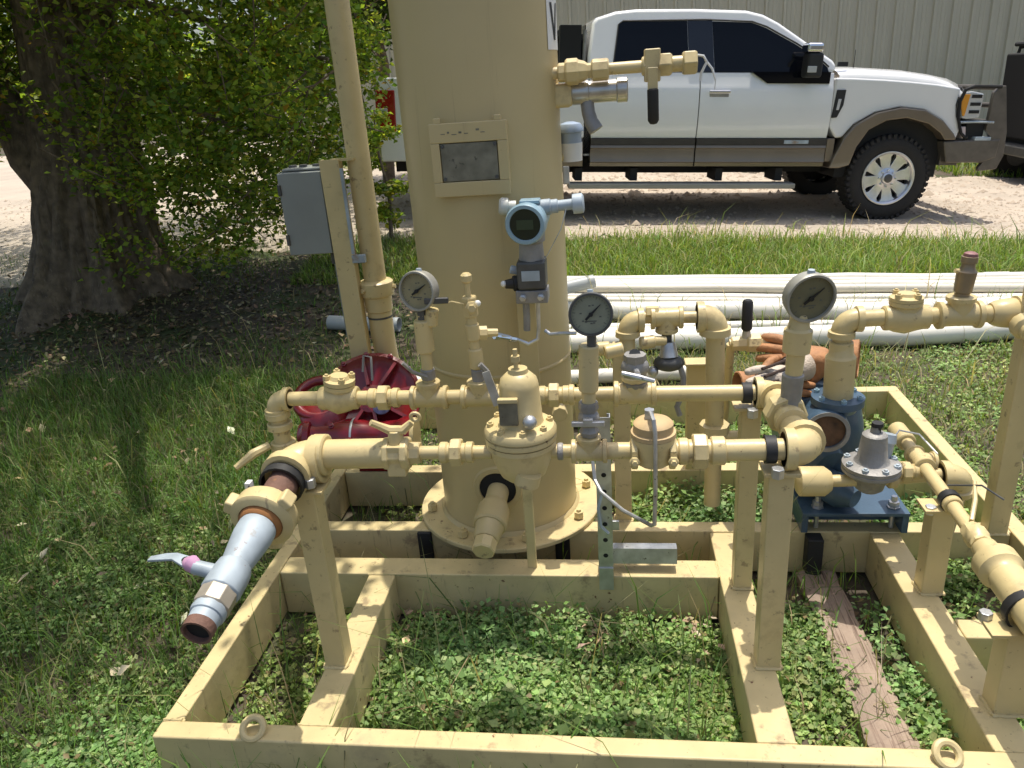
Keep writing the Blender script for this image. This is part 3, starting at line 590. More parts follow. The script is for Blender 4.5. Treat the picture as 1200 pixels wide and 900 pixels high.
# ------------------------------------------------------------------ valves high on the tank's right
uv = thing('upper_outlet_valve', 'cream valve string with black grip sticking out high from the tank', 'valve', (-.15, 2.40, 1.61))
a0 = Vector((-.165, 2.36, 1.603)); ax = Vector((1, .0, .004)).normalized()
P = lambda t: a0+ax*t
MB().rev(P(-.01), ax, [(0, .02), (.02, .023), (.03, .0165), (.05, .0165)], 16).build('nipple', M_CREAM, uv)
b = MB(); b.rev(P(.03), ax, [(0, .022), (.004, .026), (.02, .026), (.022, .032), (.027, .036), (.055, .036), (.06, .031), (.075, .027), (.085, .020), (.10, .020)], 8); b.build('union', M_CREAM, uv, smooth=25)
MB().rev(P(.125), ax, [(0, .024), (.004, .030), (.045, .030), (.05, .026)], 8).build('hex_coupling', M_CREAM, uv, bev=.002)
pipe(uv, P(.17), P(.28), .0165)
b = MB(); b.rev(P(.265), ax, [(0, .022), (.006, .027), (.02, .024)], 8); b.bb(.108, .152, 2.335, 2.385, 1.562, 1.648); b.rev(P(.31), ax, [(0, .030), (.008, .034), (.035, .034), (.04, .026)], 6); b.build('valve_body', M_CREAM, uv, bev=.004)
b = MB(); b.bb(.116, .144, 2.325, 2.336, 1.535, 1.60); b.build('lever', M_CREAM, uv, bev=.002)
MB().rev((.130, 2.330, 1.545), (.02, 0, -1), [(0, .012), (.004, .016), (.085, .016), (.094, .010), (.096, .002)], 14).build('grip', M_BLACK, uv)
pipe(uv, P(.35), P(.385), .021); MB().rev(P(.378), ax, [(0, .030), (.004, .035), (.035, .035), (.04, .030)], 6).build('hex_plug', M_CREAM, uv, bev=.003)
b = MB(); b.tube([P(.41)+Vector((0, 0, .02)), P(.43)+Vector((.005, 0, .015)), P(.445)+Vector((0, 0, -.0)), P(.43)+Vector((0, 0, -.03)), P(.428)+Vector((0, 0, -.05))], .004, 6); b.tube([P(.44)+Vector((0, 0, .005)), P(.46)+Vector((0, 0, -.02)), P(.47)+Vector((0, 0, -.05))], .0035, 6); b.build('seal_wire', M_STICK, uv)
MB().tube([P(.468)+Vector((0, 0, -.045)), P(.470)+Vector((0, 0, -.055)), P(.469)+Vector((0, .0, -.065)), P(.468)+Vector((0, 0, -.075))], .0016, 5).build('hanging_wire', M_STICK, uv)
rv = thing('relief_valve', 'stainless relief valve with short drooping outlet just below the upper valve', 'valve', (-.12, 2.40, 1.55))
MB().bb(-.165, -.095, 2.36, 2.43, 1.508, 1.575).build('elbow_block', M_CREAM, rv, bev=.014)
MB().rev((-.10, 2.395, 1.545), (1, 0, .01), [(0, .030), (.006, .034), (.05, .034), (.052, .031), (.13, .031), (.133, .035), (.16, .035), (.163, .028)], 28).build('barrel', mat('stainless', (.52, .50, .45), .3, .75, var=.15, vscale=30), rv)
MB().tube([(-.055, 2.39, 1.52), (-.052, 2.385, 1.49), (-.045, 2.38, 1.465), (-.03, 2.375, 1.44)], [.020, .020, .021, .022], 14).build('outlet', M_GREY, rv)
ls = thing('level_switch', 'domed grey cap of a white bodied level switch on the tank side', 'switch', (-.10, 2.52, 1.42))
MB().rev((-.112, 2.50, 1.40), (0, 0, 1), [(0, .034), (.03, .034), (.032, .041), (.042, .041), (.056, .032), (.062, .013)], 24).build('cap', mat('blue_grey_cap', (.36, .44, .54), .35, .2), ls)
MB().rev((-.112, 2.50, 1.345), (0, 0, 1), [(0, .034), (.055, .036)], 20).build('body', M_STICK, ls); pipe(ls, (-.17, 2.47, 1.36), (-.11, 2.50, 1.36), .014); MB().bb(-.138, -.118, 2.45, 2.465, 1.28, 1.335).build('mounting_clip', M_STEEL, ls, bev=.003)

# ------------------------------------------------------------------ level control loop behind the rear pipe
lp = thing('level_control_loop', 'cream pipe loop on the slim post behind the bypass, ending in a down pipe', 'pipework', (.05, 2.30, .80))
LY = 2.36; LZ = .868
elbow(lp, (.052, LY-.03, LZ), (1, .1, 0), (0, 0, -1), .027, .05); pipe(lp, (.050, LY-.03, .84), (.05, LY-.05, .72), .025)
pipe(lp, (.09, LY, LZ), (.29, LY, LZ-.004), .019); coupling(lp, (.11, LY, LZ+.015), (.15, LY, LZ+.015), .022, n=6)
tee(lp, (.175, LY, LZ-.002), (1, 0, 0), (0, 0, -1), .025, .05); pipe(lp, (.175, LY, LZ-.04), (.176, LY, LZ-.115), .016, m=M_DGREY)
elbow(lp, (.325, LY, LZ-.004), (-1, 0, 0), (0, 0, -1), .034, .058); pipe(lp, (.326, LY, LZ-.04), (.335, LY+.02, .46), .030)
MB().rev((.335, LY+.02, .455), (0, 0, 1), [(0, .045), (.003, .05), (.03, .05), (.033, .04)], 8).build('base_fitting', M_CREAM, lp); pipe(lp, (.335, LY+.02, .46), (.335, LY+.02, .18), .028)
pipe(lp, (.34, LY+.02, .44), (.47, LY+.02, .44), .018)
coupling(lp, (.09, LY-.05, .80), (.135, LY-.04, .802), .020); pipe(lp, (.12, LY-.04, .802), (.17, LY-.03, .80), .015)
coupling(lp, (-.045, LY-.05, .785), (-.005, LY-.05, .787), .022); pipe(lp, (-.01, LY-.05, .787), (.04, LY-.05, .787), .015)
pk = thing('sight_valve', 'small grey valve hanging under the loop tee with a thin drip tube', 'valve', (.18, LY-.03, .72))
MB().sph((.18, LY-.03, .725), .045, 16, (1.1, .8, .62)).build('body', M_DGREY, pk); MB().cyl((.18, LY-.03, .745), (.178, LY-.02, .79), .03, .022, 12).build('bonnet', M_STEEL, pk)
MB().tube([(.215, LY-.04, .715), (.225, LY-.045, .68), (.222, LY-.05, .62), (.205, LY-.05, .58), (.215, LY-.05, .55)], .009, 8).build('drip_tube', M_GREY, pk)
MB().sph((.13, LY-.04, .70), .018, 10).build('knob', M_STEEL, pk)
tv = thing('t_handle_valve', 'dark ball valve with slanting bare T handle on the bypass tee', 'valve', (.06, BYY, .84))
b = MB(); b.rev((.061, BYY, .812), (0, 0, 1), [(0, .03), (.012, .034), (.02, .024), (.06, .024), (.07, .03), (.09, .03)], 8); b.sph((.061, BYY, .865), .032, 12, (1.2, 1, 1)); b.build('body', M_GREY, tv)
b = MB(); b.cyl((.061, BYY-.01, .865), (.066, BYY-.06, .868), .008, .008, 8); b.tube([(.025, BYY-.06, .872), (.066, BYY-.065, .862), (.108, BYY-.06, .848)], [.006, .008, .006], 8); b.build('t_handle', M_STEEL, tv)
MB().cyl((.061, BYY, .90), (.052, 2.25, .78), .016, .016, 10).build('nipple', M_DGREY, tv)
sv = thing('small_ball_valve', 'small cream ball valve with upright black lever behind the tan gloves', 'valve', (.46, 2.62, .70))
VY = 2.55; pipe(sv, (.40, VY, .705), (.62, VY, .715), .017)
MB().rev((.405, VY, .705), (1, 0, .02), [(0, .022), (.004, .026), (.05, .027), (.055, .033), (.095, .033), (.10, .026), (.13, .026)], 8).build('body', M_CREAM, sv); MB().cyl((.455, VY, .72), (.455, VY, .752), .016, .013, 8).build('stem', M_STEEL, sv)
MB().rev((.455, VY, .752), (0, 0, 1), [(0, .012), (.006, .018), (.10, .018), (.108, .012)], 10).build('lever', M_BLACK, sv)
pipe(sv, (.405, VY, .705), (.40, VY+.10, .2), .015); pipe(sv, (.615, VY, .715), (.70, VY+.04, .55), .016)

# ------------------------------------------------------------------ blue flow meter
fm = thing('flow_meter', 'blue cast flow meter on a bolted base plate with an open rusty mouth', 'meter', (.75, 2.33, .165))
MX = .655
MB().bb(.598, .925, 2.215, 2.47, .228, .240).build('base_plate', M_BLUE, fm, bev=.002)
for x0, x1 in ((.598, .618), (.905, .925)): MB().bb(x0, x1, 2.22, 2.465, .165, .227).build('base_leg', M_BLUE, fm, bev=.002)
MB().bb(.62, .903, 2.30, 2.312, .165, .227).build('base_web', M_BLUE, fm)
for x in (.652, .885):
    bo = MB().rev((x, 2.255, .241), (0, 0, 1), [(0, .020), (.004, .020), (.005, .017), (.022, .017), (.024, .010), (.040, .009)], 6).build('base_bolt', M_STEEL, fm, smooth=25)
    MB().cyl((x, 2.255, .166), (x, 2.255, .227), .008, .008, 8).build('bolt_shank', M_STEEL, bo)
b = MB()
for k, (x, l) in enumerate(((.79, .012), (.806, .008), (.818, .014), (.836, .007), (.847, .012), (.863, .009))): b.bb(x, x+l, 2.2994, 2.2999, .207+.004*(k % 2), .217)
b.build('stencil_marks', M_STICK, fm)
b = MB(); b.rev((MX-.01, 2.50, .40), (.30, -1, -.25), [(0, .06), (.02, .10), (.05, .115), (.14, .115), (.16, .10), (.20, .06)], 28); b.build('lower_case', M_BLUE, fm)
b = MB(); b.bb(.575, .735, 2.36, 2.66, .30, .585); b.build('body', M_BLUE, fm, bev=.03, seg=3)
b = MB(); b.rev((.735, 2.40, .40), (0, 0, 1), [(-.10, .085), (-.02, .09), (.09, .075), (.16, .06)], 24); b.build('outlet_case', M_BLUE, fm)
MB().rev((.72, 2.25, .30), (.75, -.9, -.1), [(-.12, .05), (.0, .055), (.02, .045), (.05, .03)], 20).build('side_cover', M_BLUE, fm)
MB().bb(.60, .70, 2.38, 2.56, .587, .600).build('top_plate', M_BLUE, fm, bev=.004)
for y in (2.40, 2.47, 2.54): MB().bb(.585, .725, y, y+.008, .586, .612).build('fin', M_BLUE, fm, bev=.001)
ring = Vector((-.10, -1, .0)).normalized(); mc = Vector((.645, 2.20, .535))
mo = MB().rev(mc-ring*.16, ring, [(0, .055), (.06, .058), (.08, .066), (.15, .068), (.16, .066), (.16, .055), (.10, .053), (.06, .052)], 40, False).build('mouth', M_BLUE, fm)
MB().rev(mc-ring*.012, ring, [(0, .0), (-.0, .054)], 32, False).build('mouth_disc', mat('rusty_disc', (.10, .055, .03), .8, var=.5, vscale=30, bump=.4), mo)
MB().rev(mc-ring*.002, ring, [(-.006, .0545), (.003, .0545), (.003, .066), (-.002, .0665)], 40, False).build('mouth_rim', M_GREY, mo)
FLx = (.690, 2.28)
MB().rev((*FLx, .575), (0, 0, 1), [(0, .055), (.02, .066), (.024, .078), (.046, .078), (.048, .05)], 32).build('outlet_flange', M_BLUE, fm)
bolts(fm, (*FLx, .626), (0, 0, 1), .064, 6, .009, .014, m=M_TBLUE, name='flange_bolt')
# ------------------------------------------------------------------ overhead inlet pipe on the right
ip = thing('overhead_pipe', 'cream pipe rising from the blue meter and running right over the pipes', 'pipework', (*FLx, .62))
MB().rev((*FLx, .62), (-.02, 0, 1), [(0, .044), (.13, .044), (.135, .040), (.14, .036), (.17, .033)], 28).build('riser_sleeve', M_CREAM, ip)
pipe(ip, (.687, 2.28, .78), (.684, 2.28, .845), .026); coupling(ip, (.686, 2.28, .755), (.6855, 2.28, .80), .034)
IZ = .868; elbow(ip, (.683, 2.28, IZ), (0, 0, -1), (1, 0, 0), .027, .055); pipe(ip, (.72, 2.28, IZ), (.80, 2.28, IZ+.002), .025)
b = MB(); b.rev((.795, 2.28, IZ), (1, 0, 0), [(0, .032), (.004, .037), (.02, .037), (.03, .042), (.06, .048), (.09, .040), (.11, .036), (.125, .036), (.128, .030)], 16); b.rev((.855, 2.28, IZ), (0, 0, 1), [(0, .04), (.035, .04), (.04, .046), (.052, .046)], 20); b.build('check_valve_body', M_CREAM, ip)
MB().rev((.855, 2.28, IZ+.053), (0, 0, 1), [(0, .046), (.010, .046), (.014, .028), (.022, .024)], 20).build('valve_lid', M_CREAM, ip); bolts(ip, (.855, 2.28, IZ+.070), (0, 0, 1), .036, 4, .010, .016, ph=.6)
pipe(ip, (.91, 2.28, IZ+.002), (1.16, 2.28, IZ+.004), .025); tee(ip, (1.005, 2.28, IZ+.003), (1, 0, 0), (0, 0, 1), .028, .06)
MB().rev((1.09, 2.28, IZ+.004), (1, 0, 0), [(0, .030), (.012, .037), (.03, .041), (.06, .044), (.08, .038), (.10, .036), (.11, .03)], 20).build('reducer', M_CREAM, ip)
elbow(ip, (1.215, 2.28, IZ+.004), (-1, 0, 0), (.1, -1, -.25), .034, .06); pipe(ip, (1.215, 2.25, IZ), (1.24, 1.95, .79), .03)
MB().rev((1.155, 2.235, IZ-.01), (.1, -1, -.3), [(0, .034), (.012, .038), (.03, .038), (.04, .028), (.055, .028)], 10).build('hex_bushing', M_CREAM, ip)
rl = thing('pressure_relief_valve', 'small bronze brown relief valve upright on the right overhead pipe', 'valve', (1.005, 2.28, .93))
MB().rev((1.005, 2.28, .925), (.06, 0, 1), [(0, .020), (.012, .020), (.016, .024), (.075, .027), (.08, .022), (.09, .018), (.10, .018), (.102, .022), (.118, .022), (.12, .014)], 16).build('body', mat('brown_bronze', (.30, .235, .15), .4, .4, var=.12, vscale=20), rl)
MB().rev((1.012, 2.28, 1.03), (.06, 0, 1), [(0, .017), (.014, .020), (.022, .018), (.026, .010)], 10).build('cap', mat('reddish_cap', (.28, .13, .12), .45), rl); MB().cyl((.99, 2.28, 1.0), (.975, 2.275, 1.005), .008, .006, 8).build('side_port', M_CREAM, rl)

# ------------------------------------------------------------------ grey diaphragm regulator and the low line on the right
dg = thing('diaphragm_regulator', 'bare grey diaphragm regulator with cone top above the blue plate', 'regulator', (.745, 2.10, .47))
GX, GY, GZ = .748, 2.10, .478
MB().rev((GX, GY, GZ-.085), (0, 0, 1), [(0, .028), (.01, .04), (.035, .045), (.05, .060), (.062, .064)], 28).build('lower_case', M_GREY, dg)
MB().rev((GX, GY, GZ-.022), (0, 0, 1), [(0, .078), (.003, .081), (.012, .081), (.014, .079), (.016, .081), (.026, .081), (.030, .070), (.034, .050)], 36).build('case_flange', M_GREY, dg)
MB().rev((GX, GY, GZ+.012), (0, 0, 1), [(0, .050), (.01, .042), (.085, .034), (.092, .026), (.094, .014), (.11, .012)], 28).build('spring_case', M_GREY, dg)
MB().rev((GX+.004, GY, GZ+.105), (0, 0, 1), [(0, .012), (.018, .012), (.02, .018), (.03, .016)], 8).build('adjusting_cap', M_BLACK, dg); MB().rev((GX+.042, GY+.03, GZ+.0), (.2, .2, 1), [(0, .020), (.05, .020), (.055, .024), (.08, .020)], 10).build('vent', M_STEELW, dg)
bolts(dg, (GX, GY, GZ+.008), (0, 0, 1), .069, 8, .010, .016, m=M_STEELW, ph=.25)
pipe(dg, (GX-.13, GY, GZ-.055), (GX-.03, GY, GZ-.052), .018, 'inlet_nipple', M_CREAM); MB().rev((GX-.21, GY, GZ-.055), (1, 0, 0), [(0, .03), (.01, .045), (.08, .045), (.10, .03)], 20).build('inlet_reducer', M_CREAM, dg)
ll = thing('low_branch_pipe', 'cream branch pipe sloping toward the camera on short posts at right', 'pipework', (.90, 1.9, .45))
pipe(ll, (GX+.035, GY, GZ-.05), (.985, 2.12, .435), .019); union(ll, (.845, 2.105, .450), (1, .08, -.05), .017)
coupling(ll, (GX+.05, GY, GZ-.05), (GX+.075, GY, GZ-.05), .027)
elbow(ll, (1.01, 2.115, .43), (-1, 0, 0), (0.02, .4, -1), .032, .06); pipe(ll, (1.012, 2.13, .40), (1.01, 2.18, .17), .028)
coupling(ll, (.897, 2.34, .475), (.898, 2.25, .472), .029); pipe(ll, (.898, 2.26, .472), (.90, 1.60, .44), .0185)
tee(ll, (.899, 2.145, .466), (0, 1, 0), (1, 0, -.1), .021, .045)
for y in (1.93,): coupling(ll, (.90, y-.0, .456), (.90, y-.03, .4555), .025)
b = MB(); b.rev((.90, 1.80, .4505), (0, -1, -.03), [(0, .022), (.003, .026), (.016, .026), (.02, .030), (.05, .030), (.055, .026), (.07, .026), (.073, .02)], 8); b.build('small_valve_body', M_CREAM, ll)
b = MB(); b.tube([(.90, 1.80, .475), (.93, 1.86, .50), (.955, 1.93, .515)], [.006, .006, .005], 6); b.build('small_valve_lever', M_CREAM, ll); MB().tube([(.90, 1.955, .49), (.96, 1.90, .52), (1.00, 1.86, .50)], .0025, 6).build('wire', M_DGREY, ll)
MB().rev((.90, 1.725, .448), (0, -1, -.03), [(0, .022), (.006, .030), (.05, .034), (.055, .046), (.06, .052), (.10, .052), (.106, .044), (.115, .038), (.15, .038)], 24).build('swage', M_CREAM, ll)
pipe(ll, (.90, 1.60, .4435), (.90, 1.15, .43), .042); 
MB().tube([(.83, 2.20, .50), (.86, 2.22, .53), (.91, 2.20, .525), (.935, 2.12, .50)], .003, 6).build('loose_wire', M_STICK, ll)

# ------------------------------------------------------------------ work gloves lying on the meter
def glove(label, c, rz, leather, stripes=False, sc=1.0, tilt=0.):
    g = thing('work_glove', label, 'glove', c, 'tan work gloves')
    rot = Matrix.Rotation(rz, 3, 'Z') @ Matrix.Rotation(tilt, 3, 'X'); c = Vector(c); T = lambda x, y, z: c+rot @ (Vector((x, y, z))*sc)
    me = bpy.data.meshes.new('palm'); o = bpy.data.objects.new('palm', me); C.objects.link(o); o.parent = g
    V = [(0, 0, .02), (.045, 0, .026), (.09, 0, .028)]; E = [(0, 1), (1, 2)]; rad = [(.036, .018), (.044, .024), (.042, .020)]
    for k, (dy, ln, cv) in enumerate(((-.033, .060, .4), (-.011, .072, .3), (.011, .068, .45), (.032, .052, .6))):
        i = len(V); V += [(.108, dy*.95, .028), (.108+ln*.55, dy*1.12, .030-.006*cv), (.108+ln, dy*1.2, .026-.03*cv)]
        E += [(2, i), (i, i+1), (i+1, i+2)]; rad += [(.013, .013), (.0125, .0125), (.0095, .0095)]
    i = len(V); V += [(.035, .045, .026), (.062, .072, .022), (.088, .082, .014)]; E += [(1, i), (i, i+1), (i+1, i+2)]; rad += [(.016, .016), (.0145, .0145), (.011, .011)]
    me.from_pydata([tuple(rot @ (Vector(v)*sc)) for v in V], E, []); me.materials.append(leather)
    s = o.modifiers.new('skin', 'SKIN'); s.use_smooth_shade = True
    for k, sv_ in enumerate(me.skin_vertices[0].data): sv_.radius = (rad[k][0]*sc, rad[k][1]*sc)
    me.skin_vertices[0].data[0].use_root = True
    q = o.modifiers.new('sub', 'SUBSURF'); q.levels = 2; q.render_levels = 2
    MB().rev(T(.005, 0, .02), rot @ Vector((-1, 0, .08)), [(0, .036*sc), (.02*sc, .041*sc), (.055*sc, .045*sc), (.057*sc, .041*sc), (.02*sc, .034*sc)], 20, False).build('cuff', M_LEATHER if not stripes else M_KNIT, g)
    if stripes:
        for k in range(4):
            y = -.033+.021*k; MB().tube([T(.0, y, .040), T(.05, y, .053), (T(.10, y, .050)), T(.135, y*1.05, .046)], .0042*sc, 6).build('stripe', M_DKNIT, g)
    MB().torus(T(.0, 0, .02), rot @ Vector((1, 0, 0)), .038*sc, .003*sc, 20, 6).build('cuff_seam', M_DKNIT, g)
    return g
glove('tan glove lying nearest, its dark open cuff to the left', (.455, 2.40, .605), R(8), M_LEATHER, False, 1.1, R(50))
glove('striped brown and white glove draped between the other two', (.552, 2.39, .662), R(222), M_KNIT, True, 1.15, R(-62))
glove('orange tan glove spread over the blue meter right of the gauge column', (.728, 2.48, .668), R(164), M_LEATHER, False, 1.4, R(-62))

# ------------------------------------------------------------------ red cast pump on the left
rp = thing('red_pump', 'dark red cast pump casing with ribbed dish, on the beam behind the left pipes', 'pump', (-.98, 2.66, .16))
dc = Vector((-.925, 2.64, .50)); dn = Vector((.10, -.70, .72)).normalized()
MB().rev(dc-dn*.07, dn, [(0, .09), (.012, .15), (.035, .172), (.041, .186), (.060, .186), (.063, .172), (.045, .155), (.030, .11), (.024, .06), (.055, .055), (.06, .02)], 48).build('dish', M_RED, rp)
x_, y_, _ = fr(dn)
for k in range(8):
    a = 2*math.pi*k/8+.2; d = x_*math.cos(a)+y_*math.sin(a); q = d.cross(dn)*.006; i0 = dc-dn*.046+d*.055; i1 = dc-dn*.028+d*.165
    MB().add([i0-q, i0+q, i1+q, i1-q, i0-q+dn*.04, i0+q+dn*.04, i1+q+dn*.020, i1-q+dn*.020], [(0, 1, 2, 3), (7, 6, 5, 4), (0, 4, 5, 1), (1, 5, 6, 2), (2, 6, 7, 3), (3, 7, 4, 0)]).build('rib', M_RED, rp)
for k in range(12):
    a = 2*math.pi*k/12+.1; p = dc-dn*.010+(x_*math.cos(a)+y_*math.sin(a))*.177; MB().rev(p, dn, [(0, .011), (.012, .011), (.013, .007), (.02, .006)], 6).build('casing_bolt', M_RED, rp)
MB().rev((-1.19, 2.57, .375), (1, .02, 0), [(0, .035), (.004, .05), (.02, .058), (.028, .066), (.05, .066), (.055, .054), (.12, .052), (.16, .060), (.20, .064), (.235, .058), (.30, .050), (.37, .054), (.40, .068), (.425, .068), (.43, .05)], 32).build('cylinder', M_RED, rp)
MB().rev((-.765, 2.578, .375), (1, .02, 0), [(0, .062), (.016, .062), (.018, .03)], 24).build('end_cap', M_CREAM, rp)
MB().rev((-.985, 2.574, .375), (1, .02, 0), [(0, .0655), (.005, .0665), (.008, .0655)], 32, False).build('bright_band', M_STEEL, rp)
MB().torus((-1.13, 2.66, .49), (.1, -.6, 1), .085, .020, 24, 10).build('side_ring', M_RED, rp); MB().rev((-1.11, 2.64, .44), (.1, -.5, .8), [(0, .07), (.02, .095), (.035, .085), (.05, .05)], 24).build('side_cover', M_RED, rp)
MB().sph((-.99, 2.68, .40), .075, 16, (1.3, .8, .8)).build('volute', M_RED, rp)
MB().tube([(-.94, 2.64, .60), (-.935, 2.66, .655), (-.905, 2.65, .652), (-.895, 2.60, .58)], .0045, 6).build('lifting_loop', M_GREY, rp)
MB().rev(dc+dn*.0-Vector((-.045, .02, .03)), dn, [(0, .034), (.006, .034), (.009, .026)], 16).build('name_boss', mat('blue_violet_plate', (.13, .12, .22), .35, .2, var=.4, vscale=60), rp)
MB().tube([(-.97, 2.46, .335), (-.90, 2.455, .345), (-.80, 2.46, .347)], [.014, .016, .012], 8).build('lever', M_GREY, rp)
MB().tube([(-.80, 2.46, .345), (-.82, 2.54, .36)], .012, 8).build('lever_stem', M_GREY, rp)
MB().bb(-1.06, -.94, 2.762, 2.818, .122, .140).build('base_foot', M_RED, rp, bev=.003); MB().tube([(-1.0, 2.79, .135), (-1.0, 2.77, .20), (-1.0, 2.72, .28), (-.99, 2.69, .34)], [.030, .028, .032, .05], 10).build('support_arm', M_RED, rp)
rp.location += Vector((.037, -.10, .04))

# ------------------------------------------------------------------ hammer union, swage and ball valve at the left front
ov = thing('outlet_assembly', 'white swage and lever ball valve on a cream hammer union at left front', 'valve', (-.79, 1.4, .71))
A0 = Vector((-.785, 1.575, .742)); A1 = Vector((-.800, 1.11, .655)); d = (A1-A0).normalized(); P = lambda t: A0+d*t
MB().rev(P(-.03), d, [(0, .046), (.025, .046), (.03, .040)], 28).build('socket_end', M_CREAM, ov)
MB().rev(P(.0), d, [(0, .037), (.13, .037)], 24).build('rusty_nipple', M_RUSTP, ov)
b = MB(); b.rev(P(.105), d, [(0, .046), (.004, .056), (.015, .066), (.022, .072), (.058, .074), (.064, .068), (.066, .052), (.05, .046)], 32, False)
hu = b.build('hammer_union', M_CREAMS, ov)
x_, y_, _ = fr(d)
for k in range(3):
    a = 2*math.pi*k/3+.62; q = x_*math.cos(a)+y_*math.sin(a); c0 = P(.143)+q*.076
    MB().box(c0, (.030, .040, .034), rot=Matrix((q, d, q.cross(d))).transposed()).build('lug', M_CREAMS, hu, bev=.006)
MB().rev(P(.158), d, [(0, .0515), (.020, .049), (.026, .043)], 24).build('rusty_ring', mat('orange_rust', (.30, .13, .04), .8, var=.3, vscale=20), ov)
MB().rev(P(.182), d, [(0, .041), (.008, .043), (.035, .043), (.06, .040), (.15, .028), (.21, .029), (.25, .029)], 32).build('swage', M_STEELW, ov)
MB().rev(P(.30), d, [(0, .029), (.006, .038), (.03, .041), (.075, .041), (.08, .036)], 12).build('valve_body', M_STEELW, ov, bev=.003)
MB().rev(P(.375), d, [(0, .036), (.003, .039), (.04, .039), (.045, .034)], 8).build('valve_end', mat('bronze_grey', (.42, .37, .29), .45, .4, var=.2, vscale=20), ov, bev=.002)
MB().rev(P(.415), d, [(0, .034), (.012, .036), (.02, .034), (.022, .031), (.05, .030)], 24).build('threaded_end', M_STEELW, ov)
MB().rev(P(.455), d, [(0, .031), (.022, .031), (.022, .026), (.004, .025)], 24, False).build('rusty_lip', M_RUSTP, ov); MB().rev(P(.4662), d, [(0, .0), (0, .0265)], 20, False).build('bore', M_UNDER, ov)
hp = P(.335); MB().cyl(hp+Vector((-.02, 0, .012)), hp+Vector((-.068, -.004, .030)), .017, .015, 12).build('stem_boss', M_STEELW, ov)
MB().tube([hp+Vector((-.058, -.004, .024)), hp+Vector((-.075, .0, .036)), hp+Vector((-.085, .006, .032))], [.014, .018, .013], 10).build('pink_tape', M_PINK, ov)
b = MB(); pts = [(-.060, -.004, .020), (-.092, .012, .030), (-.128, .03, .030), (-.165, .045, .018), (-.205, .052, .008)]
for (x, y, z), ww in zip(pts, (.016, .020, .014, .013, .009)): pass
vs = []
for (x, y, z), ww in zip(pts, (.014, .017, .012, .012, .008)):
    c0 = hp+Vector((x, y, z)); vs += [c0+Vector((0, ww, .003)), c0+Vector((0, -ww, .003)), c0+Vector((0, -ww, -.003)), c0+Vector((0, ww, -.003))]
fs = [(4*i+k, 4*i+(k+1) % 4, 4*i+4+(k+1) % 4, 4*i+4+k) for i in range(4) for k in range(4)]+[(3, 2, 1, 0), (16, 17, 18, 19)]
b.add(vs, fs); b.build('lever', M_STEELW, ov, bev=.0015); MB().cyl(hp+Vector((-.092, .012, .028)), hp+Vector((-.092, .010, .0385)), .008, .008, 10).build('lever_nut', M_BLACK, ov)
MB().bb(-.862, -.848, 1.50, 1.52, .60, .76).build('white_tag', M_STICK, ov, bev=.002); MB().tube([(-.845, 1.49, .76), (-.855, 1.47, .70), (-.85, 1.47, .68)], .002, 5).build('tag_wire', M_DGREY, ov)

# ------------------------------------------------------------------ galvanised strut channels
def strut(name, label, p0, p1, nrm, w=.041, h=.041, holes=True):
    p0, p1 = Vector(p0), Vector(p1); d = (p1-p0).normalized(); n = Vector(nrm).normalized(); s = d.cross(n); t = thing(name, label, 'strut', p0); L = (p1-p0).length; b = MB(); k = .003
    prof = [(-w/2, 0), (w/2, 0), (w/2, -h), (w/2-.009, -h), (w/2-.009, -h+k), (w/2-k, -h+k), (w/2-k, -k), (-w/2+k, -k), (-w/2+k, -h+k), (-w/2+.009, -h+k), (-w/2+.009, -h), (-w/2, -h)]
    b.prism(prof, p0, s, n, -L); b.build('channel', M_STEEL, t)
    if holes:
        for i in range(int(L/.055)):
            c = p0+d*(.03+.055*i)*1.0; c = p0+(p1-p0).normalized()*(.03+.055*i)
            MB().rev(c+n*.0006, n, [(0, .0), (0, .0075)], 12, False).build('slot', M_UNDER, t)
    return t
s0 = strut('strut_channel', 'upright galvanised strut channel with slots, left of the slim post', (-.030, 1.972, .158), (-.030, 1.972, .70), (0, -1, 0), .044, .03)
MB().bb(-.052, -.008, 1.968, 1.976, .12, .20).build('foot_plate', M_STEEL, s0, bev=.001)
MB().bb(-.008, .012, 1.960, 1.968, .34, .37).build('clip', M_STEEL, s0, bev=.001); MB().tube([(-.035, 1.955, .47), (-.048, 1.95, .42), (-.042, 1.95, .36), (-.02, 1.95, .335)], .005, 6).build('tube_stub', M_STEELW, s0)
s1 = strut('strut_channel', 'short galvanised strut channel lying across the beam top', (-.05, 2.01, .215), (.185, 2.01, .215), (0, -1, .15), .05, .04, False)

# ------------------------------------------------------------------ vent pole, channel post and junction box
vp = thing('vent_pole', 'tall cream vent pole with collar rising left of the tank', 'pole', (-.89, 2.75, .0))
PX0 = -.885; PYY = 2.78
pipe(vp, (PX0, PYY, .55), (PX0-.004, PYY, 3.6), .042)
MB().rev((PX0, PYY, .80), (0, 0, 1), [(0, .046), (.005, .052), (.06, .054), (.066, .064), (.072, .066), (.115, .066), (.12, .060), (.124, .044)], 28).build('collar', M_CREAM, vp, smooth=28)
for a in (0, 2.1, 4.2): MB().cyl((PX0+.062*math.cos(a), PYY+.062*math.sin(a), .895), (PX0+.076*math.cos(a), PYY+.076*math.sin(a), .895), .009, .009, 6).build('collar_screw', M_CREAM, vp)
MB().rev((PX0, PYY, .70), (0, 0, 1), [(0, .046), (.1, .047)], 28).build('lower_sleeve', M_CREAM, vp); MB().rev((PX0, PYY, .775), (0, 0, 1), [(0, .0475), (.008, .0475)], 28, False).build('groove_ring', M_DGREY, vp)
MB().tube([(PX0, PYY, .72), (PX0+.005, PYY, .60), (PX0+.03, PYY-.0, .52), (PX0+.05, PYY+.01, .40), (PX0+.05, PYY+.02, .17)], .045, 16).build('base_bend', M_CREAM, vp)
